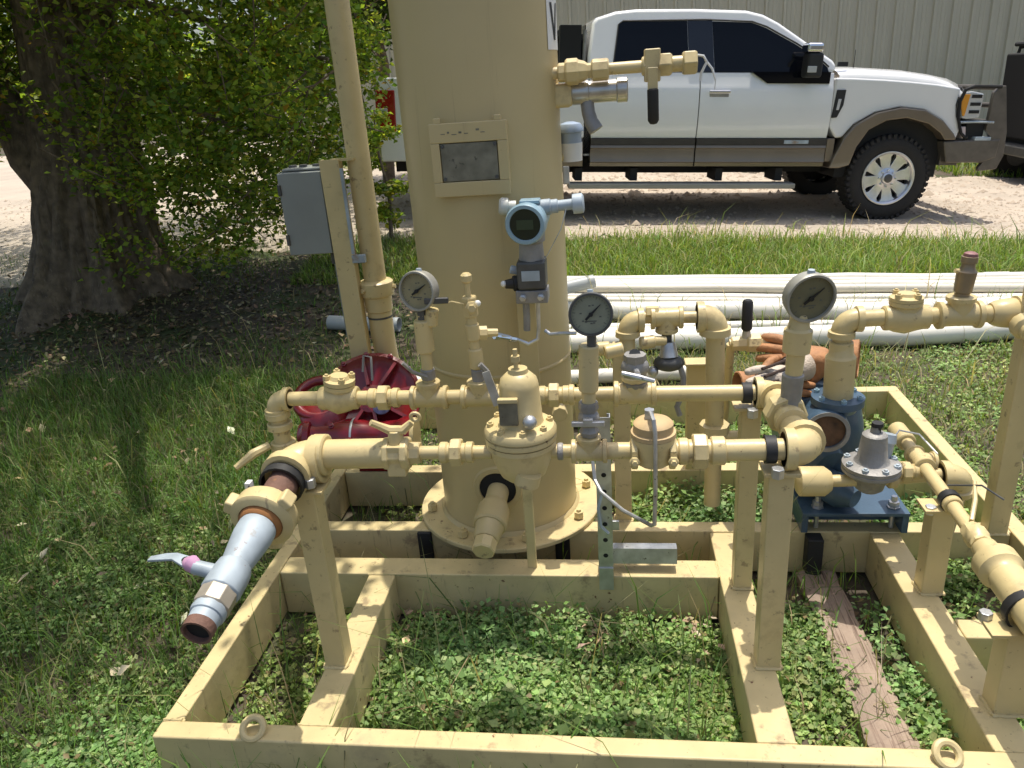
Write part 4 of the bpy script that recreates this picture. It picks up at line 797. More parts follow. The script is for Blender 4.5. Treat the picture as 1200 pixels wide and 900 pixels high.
cp = thing('channel_post', 'cream angle post leaning beside the vent pole, holding the grey box', 'post', (-.975, 2.72, .16))
b = MB(); q0, q1 = Vector((-.958, 2.70, .16)), Vector((-.975, 2.72, 1.375)); d = (q1-q0)
b.prism([(-.036, 0), (.036, 0), (.036, .042), (.031, .042), (.031, .006), (-.031, .006), (-.031, .042), (-.036, .042)], q0, (1, 0, .014), (0, 1, -.01), d.length)
b.build('channel', M_CREAM, cp, bev=.001)
MB().box((-.93, 2.735, 1.372), (.085, .03, .008)).build('top_strap', M_CREAM, cp); MB().box((-.915, 2.715, 1.02), (.05, .02, .03)).build('lower_strap', M_STEELW, cp, bev=.003); MB().bb(-.935, -.925, 2.70, 2.71, 1.04, 1.345).build('bright_strip', M_STEELW, cp)
jb = thing('junction_box', 'grey steel junction box mounted left of the cream channel post', 'box', (-1.09, 2.78, 1.03))
JR = Matrix.Rotation(R(4), 3, 'Z')
MB().box((-1.092, 2.80, 1.19), (.165, .135, .30), rot=JR).build('enclosure', M_BOX, jb, bev=.006); MB().box((-1.096, 2.725, 1.19), (.160, .012, .296), rot=JR).build('door', M_BOX, jb, bev=.004)
MB().box((-1.09, 2.80, 1.346), (.15, .13, .008), rot=JR).build('lid', M_BOX, jb, bev=.003)
for x in (-1.14, -1.10, -1.05): MB().cyl((x, 2.79, 1.348), (x, 2.79, 1.358), .016, .014, 10).build('lid_hub', M_DGREY, jb)
for z in (1.10, 1.28): MB().box((-1.172, 2.715, z), (.012, .02, .04)).build('latch', M_DGREY, jb, bev=.003)
pipe(jb, (-1.03, 2.80, .99), (-1.03, 2.80, 1.045), .022, 'hub', M_DGREY); MB().tube([(-1.03, 2.80, 1.0), (-1.03, 2.81, .7), (-1.01, 2.85, .4), (-.97, 2.9, .05)], .014, 8).build('conduit', M_BOX, jb)

# ------------------------------------------------------------------ plank on the ground
pl = thing('wooden_plank', 'weathered rust brown plank lying in the weeds between two skid members', 'plank', (.67, 1.8, 0))
n = 28; vs = []; fs = []
for i in range(n+1):
    y = 1.40+.81*i/n; cx = .664-.012*(i/n)+.002*math.sin(i*.9); w0 = .060+.002*math.sin(i*2.1)-.004*(i < 2)*(1-i); z = .036-.012*(i/n)
    for k, xx in enumerate((-1, -.62, -.18, .22, .60, 1)): vs.append((cx+w0*xx+.0015*math.sin(i*1.3+k*2), y, z+(0 if abs(xx) < 1 else -.006)+(.005 if k in (1, 4) else -.003 if k == 2 else .001)+.0012*math.sin(k*2.2+i*1.7)))
fs = [(i*6+k, i*6+k+1, i*6+k+7, i*6+k+6) for i in range(n) for k in range(5)]
b = MB(); m0 = len(vs); vs2 = vs+[(v[0], v[1], -.02) for v in vs[:: 6]]+[(v[0], v[1], -.02) for v in vs[5:: 6]]
fs += [(i*6, i*6+6, m0+i+1, m0+i) for i in range(n)]+[(i*6+5, m0+n+1+i, m0+n+2+i, i*6+11) for i in range(n)]+[(0, m0, m0+n+1, 5, 4, 3, 2, 1)]
b.add(vs2, fs); b.build('board', M_WOOD, pl, smooth=60)

# ------------------------------------------------------------------ bundle of white plastic pipes on the ground
def pvc(p0, p1, r, label, grp, m=None, bell=False, n=24):
    t = thing('plastic_pipe', label, 'pipe', (*p0[:2], float(hz(*p0[:2]))), grp)
    pts = []
    for i in range(17):
        s = i/16; x = p0[0]+(p1[0]-p0[0])*s; y = p0[1]+(p1[1]-p0[1])*s+.006*math.sin(5*s+p0[1]*9); z = float(hz(x, y)) + p0[2]+(p1[2]-p0[2])*s
        pts.append((x, y, z+r+.012))
    b = MB(); b.tube(pts, r, 18, False); b.tube(pts, r*.9, 18, False)
    for e, o in ((0, 1), (-1, 1)):
        q = Vector(pts[e]); dd = (Vector(pts[1])-Vector(pts[0])).normalized(); b.rev(q, dd, [(0, r*.9), (0, r)], 18, False)
    b.build('tube', m or M_PVC, t)
    if bell:
        q = Vector(pts[bell]); dd = (Vector(pts[bell+1])-Vector(pts[bell-1])).normalized(); MB().rev(q-dd*.08, dd, [(0, r), (.002, r+.004), (.16, r+.004), (.162, r)], 18, False).build('bell_end', m or M_PVC, t)
    return t
G1, G2 = 'white pipes of the far row', 'white pipes of the near row'
far = [(5.72, 5.46, 0, 'at the back edge, against the grass strip'), (5.66, 5.31, 0, 'second from the back on the ground'), (5.60, 5.16, 0, 'third from the back on the ground'), (5.55, 5.01, 0, 'fourth from the back on the ground'), (5.49, 4.86, 0, 'fifth from the back on the ground'), (5.42, 4.70, 0, 'at the near edge, above the dark gap'),
       (5.69, 5.40, .056, 'rearmost of its upper layer'), (5.63, 5.24, .056, 'second in its upper layer'), (5.575, 5.09, .056, 'third in its upper layer'), (5.52, 4.94, .056, 'nearest of its upper layer')]
for k, (y, y1, z, lb) in enumerate(far):
    pvc((-.6+.04*((k*5) % 7)-.2, y, z), (7.0, y1, z), .031, 'thin white plastic pipe of the far row, '+lb, G1, (M_PVC2, M_PVC, M_PVC, M_PVC2, M_PVC, M_PVC2, M_PVC, M_PVC2, M_PVC, M_PVC2)[k], bell=(0, 8, 0, 7, 0, 9, 7, 0, 8, 0)[k])
pvc((-1.30, 5.14, 0), (4.6, 4.80, 0), .062, 'thick white plastic pipe at the back of the near row, below the dark gap', G2, bell=10)
pvc((-1.25, 4.82, .0), (4.6, 4.68, .0), .034, 'thinnest white plastic pipe of the near row, between two thick ones', G2)
pvc((-1.15, 4.46, 0), (4.6, 4.555, 0), .062, 'thick white plastic pipe nearest the skid, fronting the near row', G2, bell=9)
pvc((-1.22, 4.63, .0), (.60, 4.645, .0), .045, 'short white plastic pipe behind the middle gauge and the loop', G2)
pvc((-1.25, 3.94, .0), (.42, 3.98, .0), .040, 'short white plastic pipe whose end shows left of the gloves', G2)
pvc((-.75, 4.95, .12), (-.11, 5.15, .20), .045, 'grey pipe offcut lying aslant on the white pipes, right of the tank', 'pipe offcuts', M_PVCG)
pvc((-1.98, 5.03, .0), (-1.45, 4.95, .0), .05, 'dark ended grey pipe stub in the shade left of the channel post', 'pipe offcuts', M_PVCG)

# ------------------------------------------------------------------ white pickup truck (own axes: x forward, y away from the camera, z up)
tk = thing('pickup_truck', 'white crew cab pickup truck with brown lower trim parked on the gravel', 'truck', (0, 0, 0)); tk['local'] = 1
ta, tn = Vector((.989, .13, -.07)).normalized(), Vector((-.131, .991, 0)).normalized(); tn = (tn-ta*tn.dot(ta)).normalized(); tu = ta.cross(tn)
tk.matrix_world = Matrix.Translation((2.807, 8.228, .012)) @ Matrix((ta, tn, tu)).transposed().to_4x4()
TW = 2.03
def gy(z): return .045+max(0, z-1.37)*.26                       # tumblehome of the cabin side
def exx(prof, x0, x1, back=.12):                                # side panel: (y,z) profile swept along x, closed at the back
    b = MB(); n = len(prof); P = prof+[(prof[-1][0]+back, prof[-1][1]), (prof[0][0]+back, prof[0][1])]; m = len(P)
    vs = [(x0, y, z) for y, z in P]+[(x1, y, z) for y, z in P]
    return b.add(vs, [tuple(range(m)), tuple(reversed(range(m, 2*m)))]+[(i, m+i, m+(i+1) % m, (i+1) % m) for i in range(m)])
def plate(pts, y0, y1): return MB().prism([(p[0], p[1]) for p in pts], (0, y1, 0), (1, 0, 0), (0, 0, 1), y1-y0)   # prism extrudes towards -y
WHT = [(.010, .779), (-.002, .83), (-.010, .90), (-.013, .98), (-.011, 1.06), (-.006, 1.13), (.000, 1.19), (.004, 1.235), (.016, 1.262), (.042, 1.372)]
MB().bb(-5.02, .40, .16, TW-.16, .62, 1.20).build('inner_body', M_UNDER, tk)
fd = exx(WHT, -2.020, -.742).build('front_door', M_WHITE, tk, bev=.006); rd = exx(WHT, -3.05, -2.028).build('rear_door', M_WHITE, tk, bev=.006)
for d_, x0, x1 in ((fd, -2.018, -.740), (rd, -3.05, -2.030)):
    MB().bb(x0, x1, -.006, .1, .716, .776).build('moulding', M_DBROWN, d_, bev=.004)
    exx([(.012, .514), (.010, .548), (-.004, .556), (.004, .590), (.006, .680), (-.006, .688), (.0, .714)], x0, x1).build('lower_trim', M_BROWN, d_, bev=.002)
for d_, x in ((fd, -1.94+.10), ):
    b = MB(); b.bb(x-.20, x, -.03, -.012, 1.185, 1.22); b.bb(x-.20, x-.18, -.02, .004, 1.185, 1.215); b.bb(x-.02, x, -.02, .004, 1.185, 1.215)
hd_ = MB().bb(-1.94, -1.735, -.032, -.014, 1.188, 1.216).build('door_handle', M_CHROME, fd, bev=.008); MB().bb(-2.96, -2.755, -.032, -.014, 1.188, 1.216).build('door_handle', M_CHROME, rd, bev=.008); MB().bb(-1.93, -1.745, -.006, .002, 1.155, 1.186).build('handle_recess', M_GREY, hd_, bev=.004)
MB().bb(-.96, -.755, -.030, -.012, 1.188, 1.216) if False else None
MB().bb(-1.16, -.92, -.009, -.004, .728, .762).build('door_badge', M_STEELW, fd, bev=.002)
arcO = [(-.640, .600), (-.590, .786), (-.498, .905), (-.31, 1.015), (-.074, 1.065), (.165, 1.04), (.353, .945), (.480, .826), (.515, .771)]
arcI = [(.400, .765), (.345, .83), (.21, .915), (-.01, .968), (-.20, .945), (-.36, .86), (-.455, .70), (-.50, .528)]
fen = [(-.734, 1.33), (-.572, 1.328), (-.27, 1.316), (-.017, 1.299), (.25, 1.275), (.489, 1.239), (.472, 1.085), (.50, .98), (.566, .89), (.536, .771)]+[(x, z) for x, z in reversed(arcO)][1:-1]+[(-.66, .779), (-.732, .889)]
fe = plate(fen, 0, .30).build('fender', M_WHITE, tk, bev=.022, seg=3)
b = MB(); b.torus((-.05, .012, .60), (0, 1, 0), .50, .045, 26, 8, R(200), R(330)) if False else None
flare = plate([(-.700, .50), (-.66, .62)]+arcO[1:]+arcI+[(-.60, .50)], -.045, .20).build('wheel_arch_flare', M_BROWN, fe, bev=.012, seg=2)
MB().bb(-.738, -.66, -.004, .1, .56, .777).build('rocker_corner', M_BROWN, fe, bev=.006)
vent = plate([(-.712, 1.222), (-.625, 1.222), (-.632, 1.084), (-.678, .972), (-.728, .967)], -.014, .02).build('fender_vent', M_BLACK, fe, bev=.006); plate([(-.69, 1.14), (-.66, 1.14), (-.672, 1.04), (-.70, 1.04)], -.018, .0).build('vent_insert', M_ALLOY, vent, bev=.003)
plate([(-.58, .40), (.44, .40), (.44, 1.0), (-.58, 1.0)], .10, .5).build('wheel_well', M_UNDER, tk)
# hood with a crowned top
b = MB(); hoodp = [(-.70, 1.425), (-.589, 1.434), (-.451, 1.434), (-.039, 1.413), (.238, 1.378), (.45, 1.338), (.56, 1.29), (.59, 1.24)]
rows = [(.010, -.16), (.02, -.095), (.10, -.052), (.22, -.018), (.45, -.004), (TW/2, 0), (TW-.45, -.004), (TW-.22, -.018), (TW-.10, -.052), (TW-.02, -.095), (TW-.01, -.16)]
vs = [(x-(.05 if abs(y-TW/2) > .9 else 0)*(x > .4), y, z+dz*(.8 if x < .3 else .9)) for x, z in hoodp for y, dz in rows]; nr = len(rows)
b.add(vs, [(i*nr+k, (i+1)*nr+k, (i+1)*nr+k+1, i*nr+k+1) for i in range(len(hoodp)-1) for k in range(nr-1)]); b.build('hood', M_WHITE, tk, smooth=60)
MB().bb(-.72, .46, .3, TW-.02, .60, 1.235).build('engine_bay', M_WHITE, tk, bev=.02)
MB().bb(-.695, -.60, .10, .12, 1.43, 1.47).build('wiper', M_BLACK, tk); MB().cyl((-.50, .2, 1.42), (-.505, .2, 1.58), .004, .003, 6).build('antenna', M_BLACK, tk)
# cabin
cab = [(-3.098, 1.372), (-3.098, 1.517), (-3.058, 1.81), (-3.02, 1.85), (-2.839, 1.905), (-2.644, 1.925), (-2.094, 1.93), (-1.60, 1.918), (-1.44, 1.883), (-1.289, 1.812), (-1.115, 1.704), (-.939, 1.595), (-.76, 1.485), (-.72, 1.44), (-.72, 1.30), (-.735, 1.372)]
cab = cab[:14]+[(-.735, 1.372)]
n = len(cab); vs = [(x, gy(z), z) for x, z in cab]+[(x, TW-gy(z), z) for x, z in cab]
MB().add(vs, [tuple(reversed(range(n))), tuple(range(n, 2*n))]+[(i, (i+1) % n, n+(i+1) % n, n+i) for i in range(n)]).build('cabin', M_WHITE, tk, bev=.035, seg=3)
MB().bb(-3.098, -.72, .16, TW-.05, .60, 1.372).build('cabin_floor', M_WHITE, tk)
def side(pts, off, th=.012):
    n = len(pts); vs = [(x, gy(z)-off, z) for x, z in pts]+[(x, gy(z)-off+th, z) for x, z in pts]
    return MB().add(vs, [tuple(reversed(range(n))), tuple(range(n, 2*n))]+[(i, (i+1) % n, n+(i+1) % n, n+i) for i in range(n)])
rw = side([(-2.862, 1.385), (-2.858, 1.45), (-2.815, 1.785), (-2.78, 1.815), (-2.163, 1.825), (-2.135, 1.378), (-2.855, 1.376)], .006).build('rear_window', M_GLASS, rd, bev=.004)
MB().tube([(x, gy(z)-.008, z) for x, z in ((-2.86, 1.40), (-2.812, 1.79), (-2.77, 1.822), (-2.0, 1.836), (-1.55, 1.82), (-1.41, 1.776), (-1.12, 1.632), (-.90, 1.505), (-.80, 1.425))], .007, 6).build('window_seal', M_BLACK, tk)
side([(-2.160, 1.826), (-1.928, 1.828), (-1.892, 1.376), (-2.132, 1.376)], .009).build('door_pillar', mat('gloss_black', (.012, .014, .02), .08), tk, bev=.003)
fw_ = side([(-1.925, 1.820), (-1.551, 1.811), (-1.419, 1.766), (-1.128, 1.622), (-.908, 1.497), (-.812, 1.42), (-.800, 1.385), (-.800, 1.376), (-1.888, 1.376)], .006).build('front_window', M_GLASS, fd, bev=.004)
MB().add([(-1.535, .040, 1.374), (-1.385, .012, 1.285), (-.800, .012, 1.283), (-.80, .040, 1.374)], [(0, 1, 2, 3)]).build('window_dip', M_GLASS, fw_)
MB().prism([(-1.545, 1.380), (-1.385, 1.278), (-.79, 1.276), (-.79, 1.38)], (0, .05, 0), (1, 0, 0), (0, 0, 1), .044).build('window_dip_frame', M_GLASS, fw_)
MB().add([(-1.425, .24, 1.885), (-1.425, TW-.24, 1.885), (-.745, TW-.12, 1.482), (-.745, .12, 1.482)], [(0, 1, 2, 3)]).build('windscreen', M_GLASS, tk)
MB().bb(-3.106, -3.097, .35, TW-.35, 1.42, 1.80).build('rear_glass', M_GLASS, tk)
mi = MB().box((-1.035, -.10, 1.585), (.155, .18, .085)).build('mirror_cap', M_CHROME, tk, bev=.03, seg=3); MB().box((-1.02, -.10, 1.435), (.145, .17, .215)).build('mirror_body', M_BLACK, mi, bev=.025, seg=3); MB().box((-.96, .0, 1.40), (.10, .14, .05)).build('mirror_arm', M_BLACK, mi, bev=.01)
MB().box((-1.05, -.188, 1.40), (.085, .012, .055)).build('mirror_indicator', M_CLEAR, mi, bev=.004)
# bed
bed = plate([(-5.085, .56), (-5.10, 1.26), (-5.08, 1.32), (-3.125, 1.352), (-3.118, .779), (-3.50, .779), (-3.55, .86), (-3.72, 1.0), (-3.95, 1.06), (-4.18, 1.05), (-4.38, .97), (-4.53, .82), (-4.58, .56)], 0, .14).build('bed_side', M_WHITE, tk, bev=.015)
MB().bb(-3.52, -3.122, -.004, .1, .514, .777).build('bed_trim', M_BROWN, bed, bev=.005); MB().bb(-3.52, -3.122, -.008, .1, .716, .776).build('bed_moulding', M_DBROWN, bed, bev=.003)
plate([(-3.46, .56), (-3.53, .86), (-3.70, 1.02), (-3.95, 1.085), (-4.20, 1.075), (-4.42, .98), (-4.58, .82), (-4.62, .56), (-4.53, .56), (-4.47, .78), (-4.34, .91), (-4.15, .985), (-3.95, .99), (-3.77, .93), (-3.64, .80), (-3.58, .56)], -.045, .15).build('wheel_arch_flare', M_BROWN, bed, bev=.01)
MB().bb(-5.10, -3.12, TW-.12, TW, .60, 1.33).build('bed_side', M_WHITE, tk, bev=.02); MB().bb(-5.10, -5.05, .12, TW-.12, .65, 1.31).build('tailgate', M_WHITE, tk, bev=.02)
MB().bb(-5.05, -3.12, .14, TW-.12, .70, .82).build('bed_floor', M_DGREY, tk)
tl = MB().bb(-5.115, -4.925, -.012, .12, .81, 1.215).build('tail_light', M_TAIL, tk, bev=.015); MB().bb(-5.118, -5.0, -.0145, .05, .97, 1.05).build('reverse_lens', M_CLEAR, tl, bev=.006)
MB().bb(-5.26, -4.93, .02, TW-.02, .55, .74).build('rear_bumper', M_CHROME, tk, bev=.03)
rk = MB(); rk.bb(-3.36, -3.16, .12, TW-.12, 1.34, 1.40)
rk.bb(-3.36, -3.16, .12, .30, 1.40, 1.785); rk.bb(-3.36, -3.16, TW-.30, TW-.12, 1.40, 1.785); rk.bb(-3.32, -3.22, .30, TW-.30, 1.72, 1.785)
for k in range(6): rk.bb(-3.30, -3.25, .45+.21*k, .48+.21*k, 1.40, 1.72)
rk.build('headache_rack', M_UNDER, tk, bev=.004); MB().cyl((-3.13, .14, 1.35), (-3.125, .14, 1.74), .018, .018, 10).build('rack_tube', M_GREY, tk)
# step board, chassis, front end
MB().bb(-3.26, -1.01, -.06, .12, .305, .357).build('step_board', mat('grey_step', (.30, .30, .27), .5, .3, var=.1), tk, bev=.012)
for x in (-3.15, -2.6, -1.75, -1.15): MB().box((x, .22, .43), (.07, .32, .12)).build('step_bracket', M_UNDER, tk)
ch = MB(); ch.bb(-5.0, .55, .42, .54, .42, .60); ch.bb(-5.0, .55, TW-.54, TW-.42, .42, .60); ch.bb(-4.12, -3.98, .2, TW-.2, .32, .46); ch.bb(-.08, .06, .2, TW-.2, .32, .46); ch.bb(-2.6, -1.7, .5, 1.3, .40, .62); ch.bb(-3.4, -.9, .9, 1.1, .36, .48); ch.build('chassis', M_UNDER, tk)
MB().bb(.44, .62, .05, TW-.05, .52, .77).build('bumper_core', M_GUARD, tk)
bp = plate([(.40, .755), (.96, .775), (.95, .60), (.82, .552), (.46, .552)], -.03, .30).build('bumper_end', M_GUARD, tk, bev=.015)
MB().bb(.80, .97, .0, TW, .545, .775).build('front_bumper', M_GUARD, tk, bev=.02)
MB().bb(.70, .86, -.033, .10, .762, .795).build('bumper_cap', M_STEELW, tk, bev=.006)
for y in (.0, TW-.05):
    plate([(.855, 1.262), (.905, 1.262), (1.01, .84), (1.03, .62), (.985, .49), (.81, .47), (.80, .50), (.86, .60), (.875, .77), (.80, .86), (.80, 1.20)], y-.02, y+.03).build('guard_plate', M_GUARD, tk, bev=.008)
for z, x in ((1.245, .87), (1.08, .92), (.92, .965)): MB().cyl((x, 0, z), (x, TW, z), .024, .024, 12).build('guard_bar', M_GUARD, tk)
MB().tube([(.50, -.015, .98), (.485, -.018, 1.12), (.52, -.018, 1.225), (.60, -.018, 1.255), (.86, -.018, 1.252)], .017, 8).build('guard_hoop', M_UNDER, tk); MB().tube([(.50, -.015, .98), (.56, -.015, .83), (.62, -.015, .78)], .015, 8).build('guard_hoop', M_UNDER, tk)
hl = plate([(.505, 1.20), (.60, 1.212), (.72, 1.19), (.72, .97), (.60, .955), (.545, .965), (.50, 1.08)], -.004, .35).build('headlight', M_CLEAR, tk, bev=.015)
plate([(.510, 1.185), (.585, 1.185), (.565, .985), (.545, .985), (.508, 1.08)], -.010, .04).build('turn_signal', M_AMBER, hl, bev=.006)
for z in (1.15, 1.08, 1.01): MB().bb(.60, .70, -.008, .02, z, z+.03).build('lamp_divider', M_UNDER, hl)
MB().bb(.56, .74, .40, TW-.40, .82, 1.25).build('grille', M_DBROWN, tk, bev=.02)
for z in (.90, 1.0, 1.10, 1.19): MB().bb(.74, .755, .42, TW-.42, z, z+.035).build('grille_bar', M_CHROME, tk, bev=.006)
MB().tube([(.52, -.012, .93), (.70, -.014, .935), (.86, -.014, .93)], .012, 6).build('guard_rod', M_STEELW, tk)
plate([(.555, .885), (.60, .89), (.62, .79), (.585, .775)], -.006, .1).build('fog_trim', mat('pink_white_trim', (.6, .5, .48), .4), tk, bev=.004)
MB().bb(.62, .80, .02, .3, .79, .95).build('valance', M_UNDER, tk)
def wheel(x, y, sgn):
    WR = .428; c = Vector((x, y, .395)); a = Vector((0, -sgn, 0))
    wt = MB(); wt.rev(c-a*.14, a, [(0, .25), (.0, .34), (.01, .385), (.03, .408), (.06, .418), (.22, .418), (.25, .408), (.272, .385), (.285, .34), (.282, .29), (.268, .262)], 56, False)
    for k in range(44):
        th = 2*math.pi*k/44; d = Vector((math.cos(th), 0, math.sin(th))); q = Vector((-math.sin(th), 0, math.cos(th)))
        for (o0, o1, sh) in ((-.115, -.03, .012), (.02, .115, -.012)):
            m0 = c+d*.420+a*((o0+o1)/2)+q*sh; m0 = m0-d*.007; wt.box(m0, (.016, o1-o0, .034), rot=Matrix((d, a, d.cross(a))).transposed())
        wt.box(c+d*.398+a*.133, (.036, .014, .030), rot=Matrix((d, a, d.cross(a))).transposed())
    w_ = wt.build('wheel', M_TYRE, tk, smooth=30)
    rm = MB(); rm.rev(c+a*.02, a, [(0, .23), (.10, .245), (.116, .262), (.122, .262), (.122, .25), (.112, .236), (.06, .228)], 48, False)
    for k in range(8):
        th = 2*math.pi*k/8+.2; d = Vector((math.cos(th), 0, math.sin(th))); q = Vector((-math.sin(th), 0, math.cos(th)))
        vs = []
        for (r_, ww, ht) in ((.055, .030, .100), (.125, .046, .094), (.20, .056, .098), (.226, .084, .103), (.248, .098, .106)):
            vs += [c+d*r_+q*ww+a*ht, c+d*r_-q*ww+a*ht, c+d*r_-q*ww*1.05+a*(ht-.045), c+d*r_+q*ww*1.05+a*(ht-.045)]
        rm.add(vs, [(4*i+j, 4*i+(j+1) % 4, 4*i+4+(j+1) % 4, 4*i+4+j) for i in range(4) for j in range(4)])
    rm.rev(c+a*.05, a, [(0, .125), (.040, .122), (.046, .10), (.06, .06), (.085, .058), (.09, .05)], 28)
    r_ = rm.build('rim', M_ALLOY, w_, smooth=35, bev=.004)
    MB().rev(c+a*.03, a, [(0, .0), (0, .235)], 36, False).build('brake_disc', M_UNDER, w_)
    MB().rev(c+a*.138, a, [(0, .046), (.004, .040), (.006, .01)], 20).build('hub_cap', M_DGREY, w_)
    ln = MB()
    for k in range(8):
        th = 2*math.pi*k/8; ln.rev(c+Vector((math.cos(th), 0, math.sin(th)))*.079+a*.10, a, [(0, .012), (.022, .011), (.026, .006)], 6)
    ln.build('lug_nuts', M_CHROME, w_)
for x in (-.055, -4.06):
    wheel(x, .165, 1); wheel(x, TW-.165, -1)

# ------------------------------------------------------------------ black utility buggy at the right edge
ug = thing('utility_buggy', 'black off road buggy with roll cage at the wall, cut by the right edge', 'buggy', (6.6, 11.6, 0)); U0 = Vector((6.60, 11.6, float(hz(6.6, 11.6))+.02))
Q = lambda x, y, z: U0+Vector((x, y, z))
def ubox(x0, x1, y0, y1, z0, z1, name, m, bev=.02): return MB().bb(U0.x+x0, U0.x+x1, U0.y+y0, U0.y+y1, U0.z+z0, U0.z+z1).build(name, m, ug, bev=bev)
ubox(-1.05, 1.25, -.55, .60, .42, .70, 'body', M_UNDER, .06); ubox(-1.10, -.50, -.56, .61, .70, .98, 'cargo_bed', M_UNDER, .04); ubox(.55, 1.25, -.5, .55, .70, .95, 'bonnet', M_UNDER, .10)
ubox(-.35, .15, -.40, .45, .70, .82, 'seat', M_BLACK, .04); ubox(-.45, -.33, -.40, .45, .80, 1.35, 'seat_back', M_BLACK, .04); ubox(-1.02, .45, -.62, .66, 1.78, 1.84, 'roof', M_BLACK, .03)
for y in (-.58, .60):
    MB().tube([Q(-1.06, y, .70), Q(-1.02, y, 1.40), Q(-.95, y, 1.78), Q(.40, y, 1.80), Q(.72, y, .95)], .032, 8).build('roll_cage', M_UNDER, ug); MB().tube([Q(-.42, y, .65), Q(-.42, y, 1.80)], .028, 8).build('roll_cage', M_UNDER, ug)
for z in (.95, 1.2, 1.45): MB().tube([Q(-1.08, -.58, z), Q(-1.08, .6, z)], .02, 6).build('rear_bar', M_UNDER, ug)
ubox(-1.12, -1.04, -.58, .60, .62, 1.70, 'rear_panel', M_UNDER, .03); MB().tube([Q(-.95, -.6, 1.84), Q(-.90, -.6, 1.95), Q(-.55, -.6, 2.0), Q(.2, -.6, 1.93)], .025, 8).build('roof_rack', M_UNDER, ug)
ubox(-1.22, -1.02, -.64, .66, .42, .56, 'bumper', M_DGREY, .03); ubox(-.98, -.90, -.63, -.60, 1.5, 1.6, 'mirror', M_UNDER, .01)
for x in (-.75, .85):
    for y in (-.68, .72):
        wl = MB().rev(Q(x, y-.12, .33), (0, 1, 0), [(0, .15), (0, .27), (.02, .32), (.05, .335), (.19, .335), (.22, .32), (.24, .27), (.24, .15)], 28, False).build('wheel', M_TYRE, ug); MB().rev(Q(x, y-.10, .33), (0, 1, 0), [(0, .0), (0, .16), (.2, .16), (.2, 0)], 20, False).build('rim', M_DGREY, wl)

# ------------------------------------------------------------------ big tree on the left
TBX, TBY = -4.15, 5.85
oak = thing('shade_tree', 'big old tree with flared gnarled trunk and drooping leafy twigs at left', 'tree', (TBX, TBY, 0)); oak['local'] = 1
def trunk_mesh(path, nseg=160, lobes=7, ph=.3):
    vs = []; fs = []
    for i, (x, y, z, r, fl) in enumerate(path):
        for k in range(nseg):
            th = 2*math.pi*k/nseg
            f = 1+fl*(.55*math.cos(lobes*th+ph+z*.4)+.35*math.cos((lobes-3)*th+1.7*ph))+.04*math.sin(13*th+z*3)+.075*abs(math.sin(15*th+1.2*math.sin(z*2.3+th*3)+.5*z))+.045*abs(math.sin(27*th+1.7*math.sin(z*4.1+th*5)))*math.sin(z*9+th*7)
            vs.append((x+math.cos(th)*r*f, y+math.sin(th)*r*f, z))
    m = len(path); fs = [(i*nseg+k, i*nseg+(k+1) % nseg, (i+1)*nseg+(k+1) % nseg, (i+1)*nseg+k) for i in range(m-1) for k in range(nseg)]
    return vs, fs
key = [(0, 0, -.15, .80, .34), (0, 0, .05, .67, .33), (.0, 0, .2, .585, .30), (.0, 0, .4, .50, .22), (.02, 0, .7, .435, .14), (.06, 0, 1.0, .40, .10), (.12, 0, 1.4, .36, .08), (.18, -.02, 1.8, .33, .07), (.26, -.05, 2.4, .31, .06), (.3, -.1, 3.0, .27, .05), (.3, -.2, 3.8, .20, .05), (.25, -.3, 4.6, .10, .05)]
path = []
for i in range(len(key)-1):
    for j in range(10):
        t = j/10; path.append(tuple(key[i][k]*(1-t)+key[i+1][k]*t for k in range(5)))
path.append(key[-1]); b = MB(); b.add(*trunk_mesh(path)); b.build('trunk', M_BARK, oak, smooth=70)
def limb(pts, r0, r1, name='limb'):
    P = [Vector(p) for p in pts]; out = []
    for i in range(len(P)-1):
        for j in range(4):
            q = P[i].lerp(P[i+1], j/4); out.append(q+Vector((rng.normal(0, .02), rng.normal(0, .02), rng.normal(0, .02))))
    out.append(P[-1]); m = len(out); return MB().tube(out, [r0+(r1-r0)*i/(m-1) for i in range(m)], 10).build(name, M_BARK, oak, smooth=70)
limb([(-.08, 0, .9), (-.45, .0, 1.7), (-.85, -.1, 2.5), (-1.4, -.2, 3.6), (-2.3, -.4, 4.4)], .24, .07)
limb([(.25, -.1, 2.3), (.8, -.7, 2.9), (1.6, -1.4, 3.3), (2.5, -2.6, 3.5)], .17, .04)
limb([(.25, -.1, 2.5), (.4, -1.2, 3.2), (.4, -2.6, 3.6), (.7, -4.0, 3.7)], .18, .04)
limb([(.3, -.1, 2.9), (1.2, .2, 3.6), (2.2, .2, 4.1), (3.0, -.2, 4.2)], .15, .04)
limb([(.2, -.1, 2.7), (-.5, -1.2, 3.3), (-1.2, -2.8, 3.6), (-1.3, -4.2, 3.7)], .17, .04)
limb([(.3, -.1, 3.0), (-.2, 1.0, 3.9), (-.4, 2.2, 4.5)], .14, .04)
limb([(.15, -.25, 2.2), (.7, -.5, 1.75), (1.3, -.6, 1.55), (1.9, -.65, 1.35)], .045, .012, 'branch'); limb([(.2, -.25, 2.4), (.9, -.2, 2.25), (1.6, -.3, 2.05), (2.3, -.4, 1.8)], .05, .012, 'branch')
limb([(.35, -.35, .25), (.33, -.42, .5), (.30, -.40, .75), (.24, -.36, 1.0)], .022, .014, 'root_shoot'); limb([(.2, -.5, .05), (.32, -.42, .28), (.40, -.36, .42)], .03, .016, 'root_shoot')
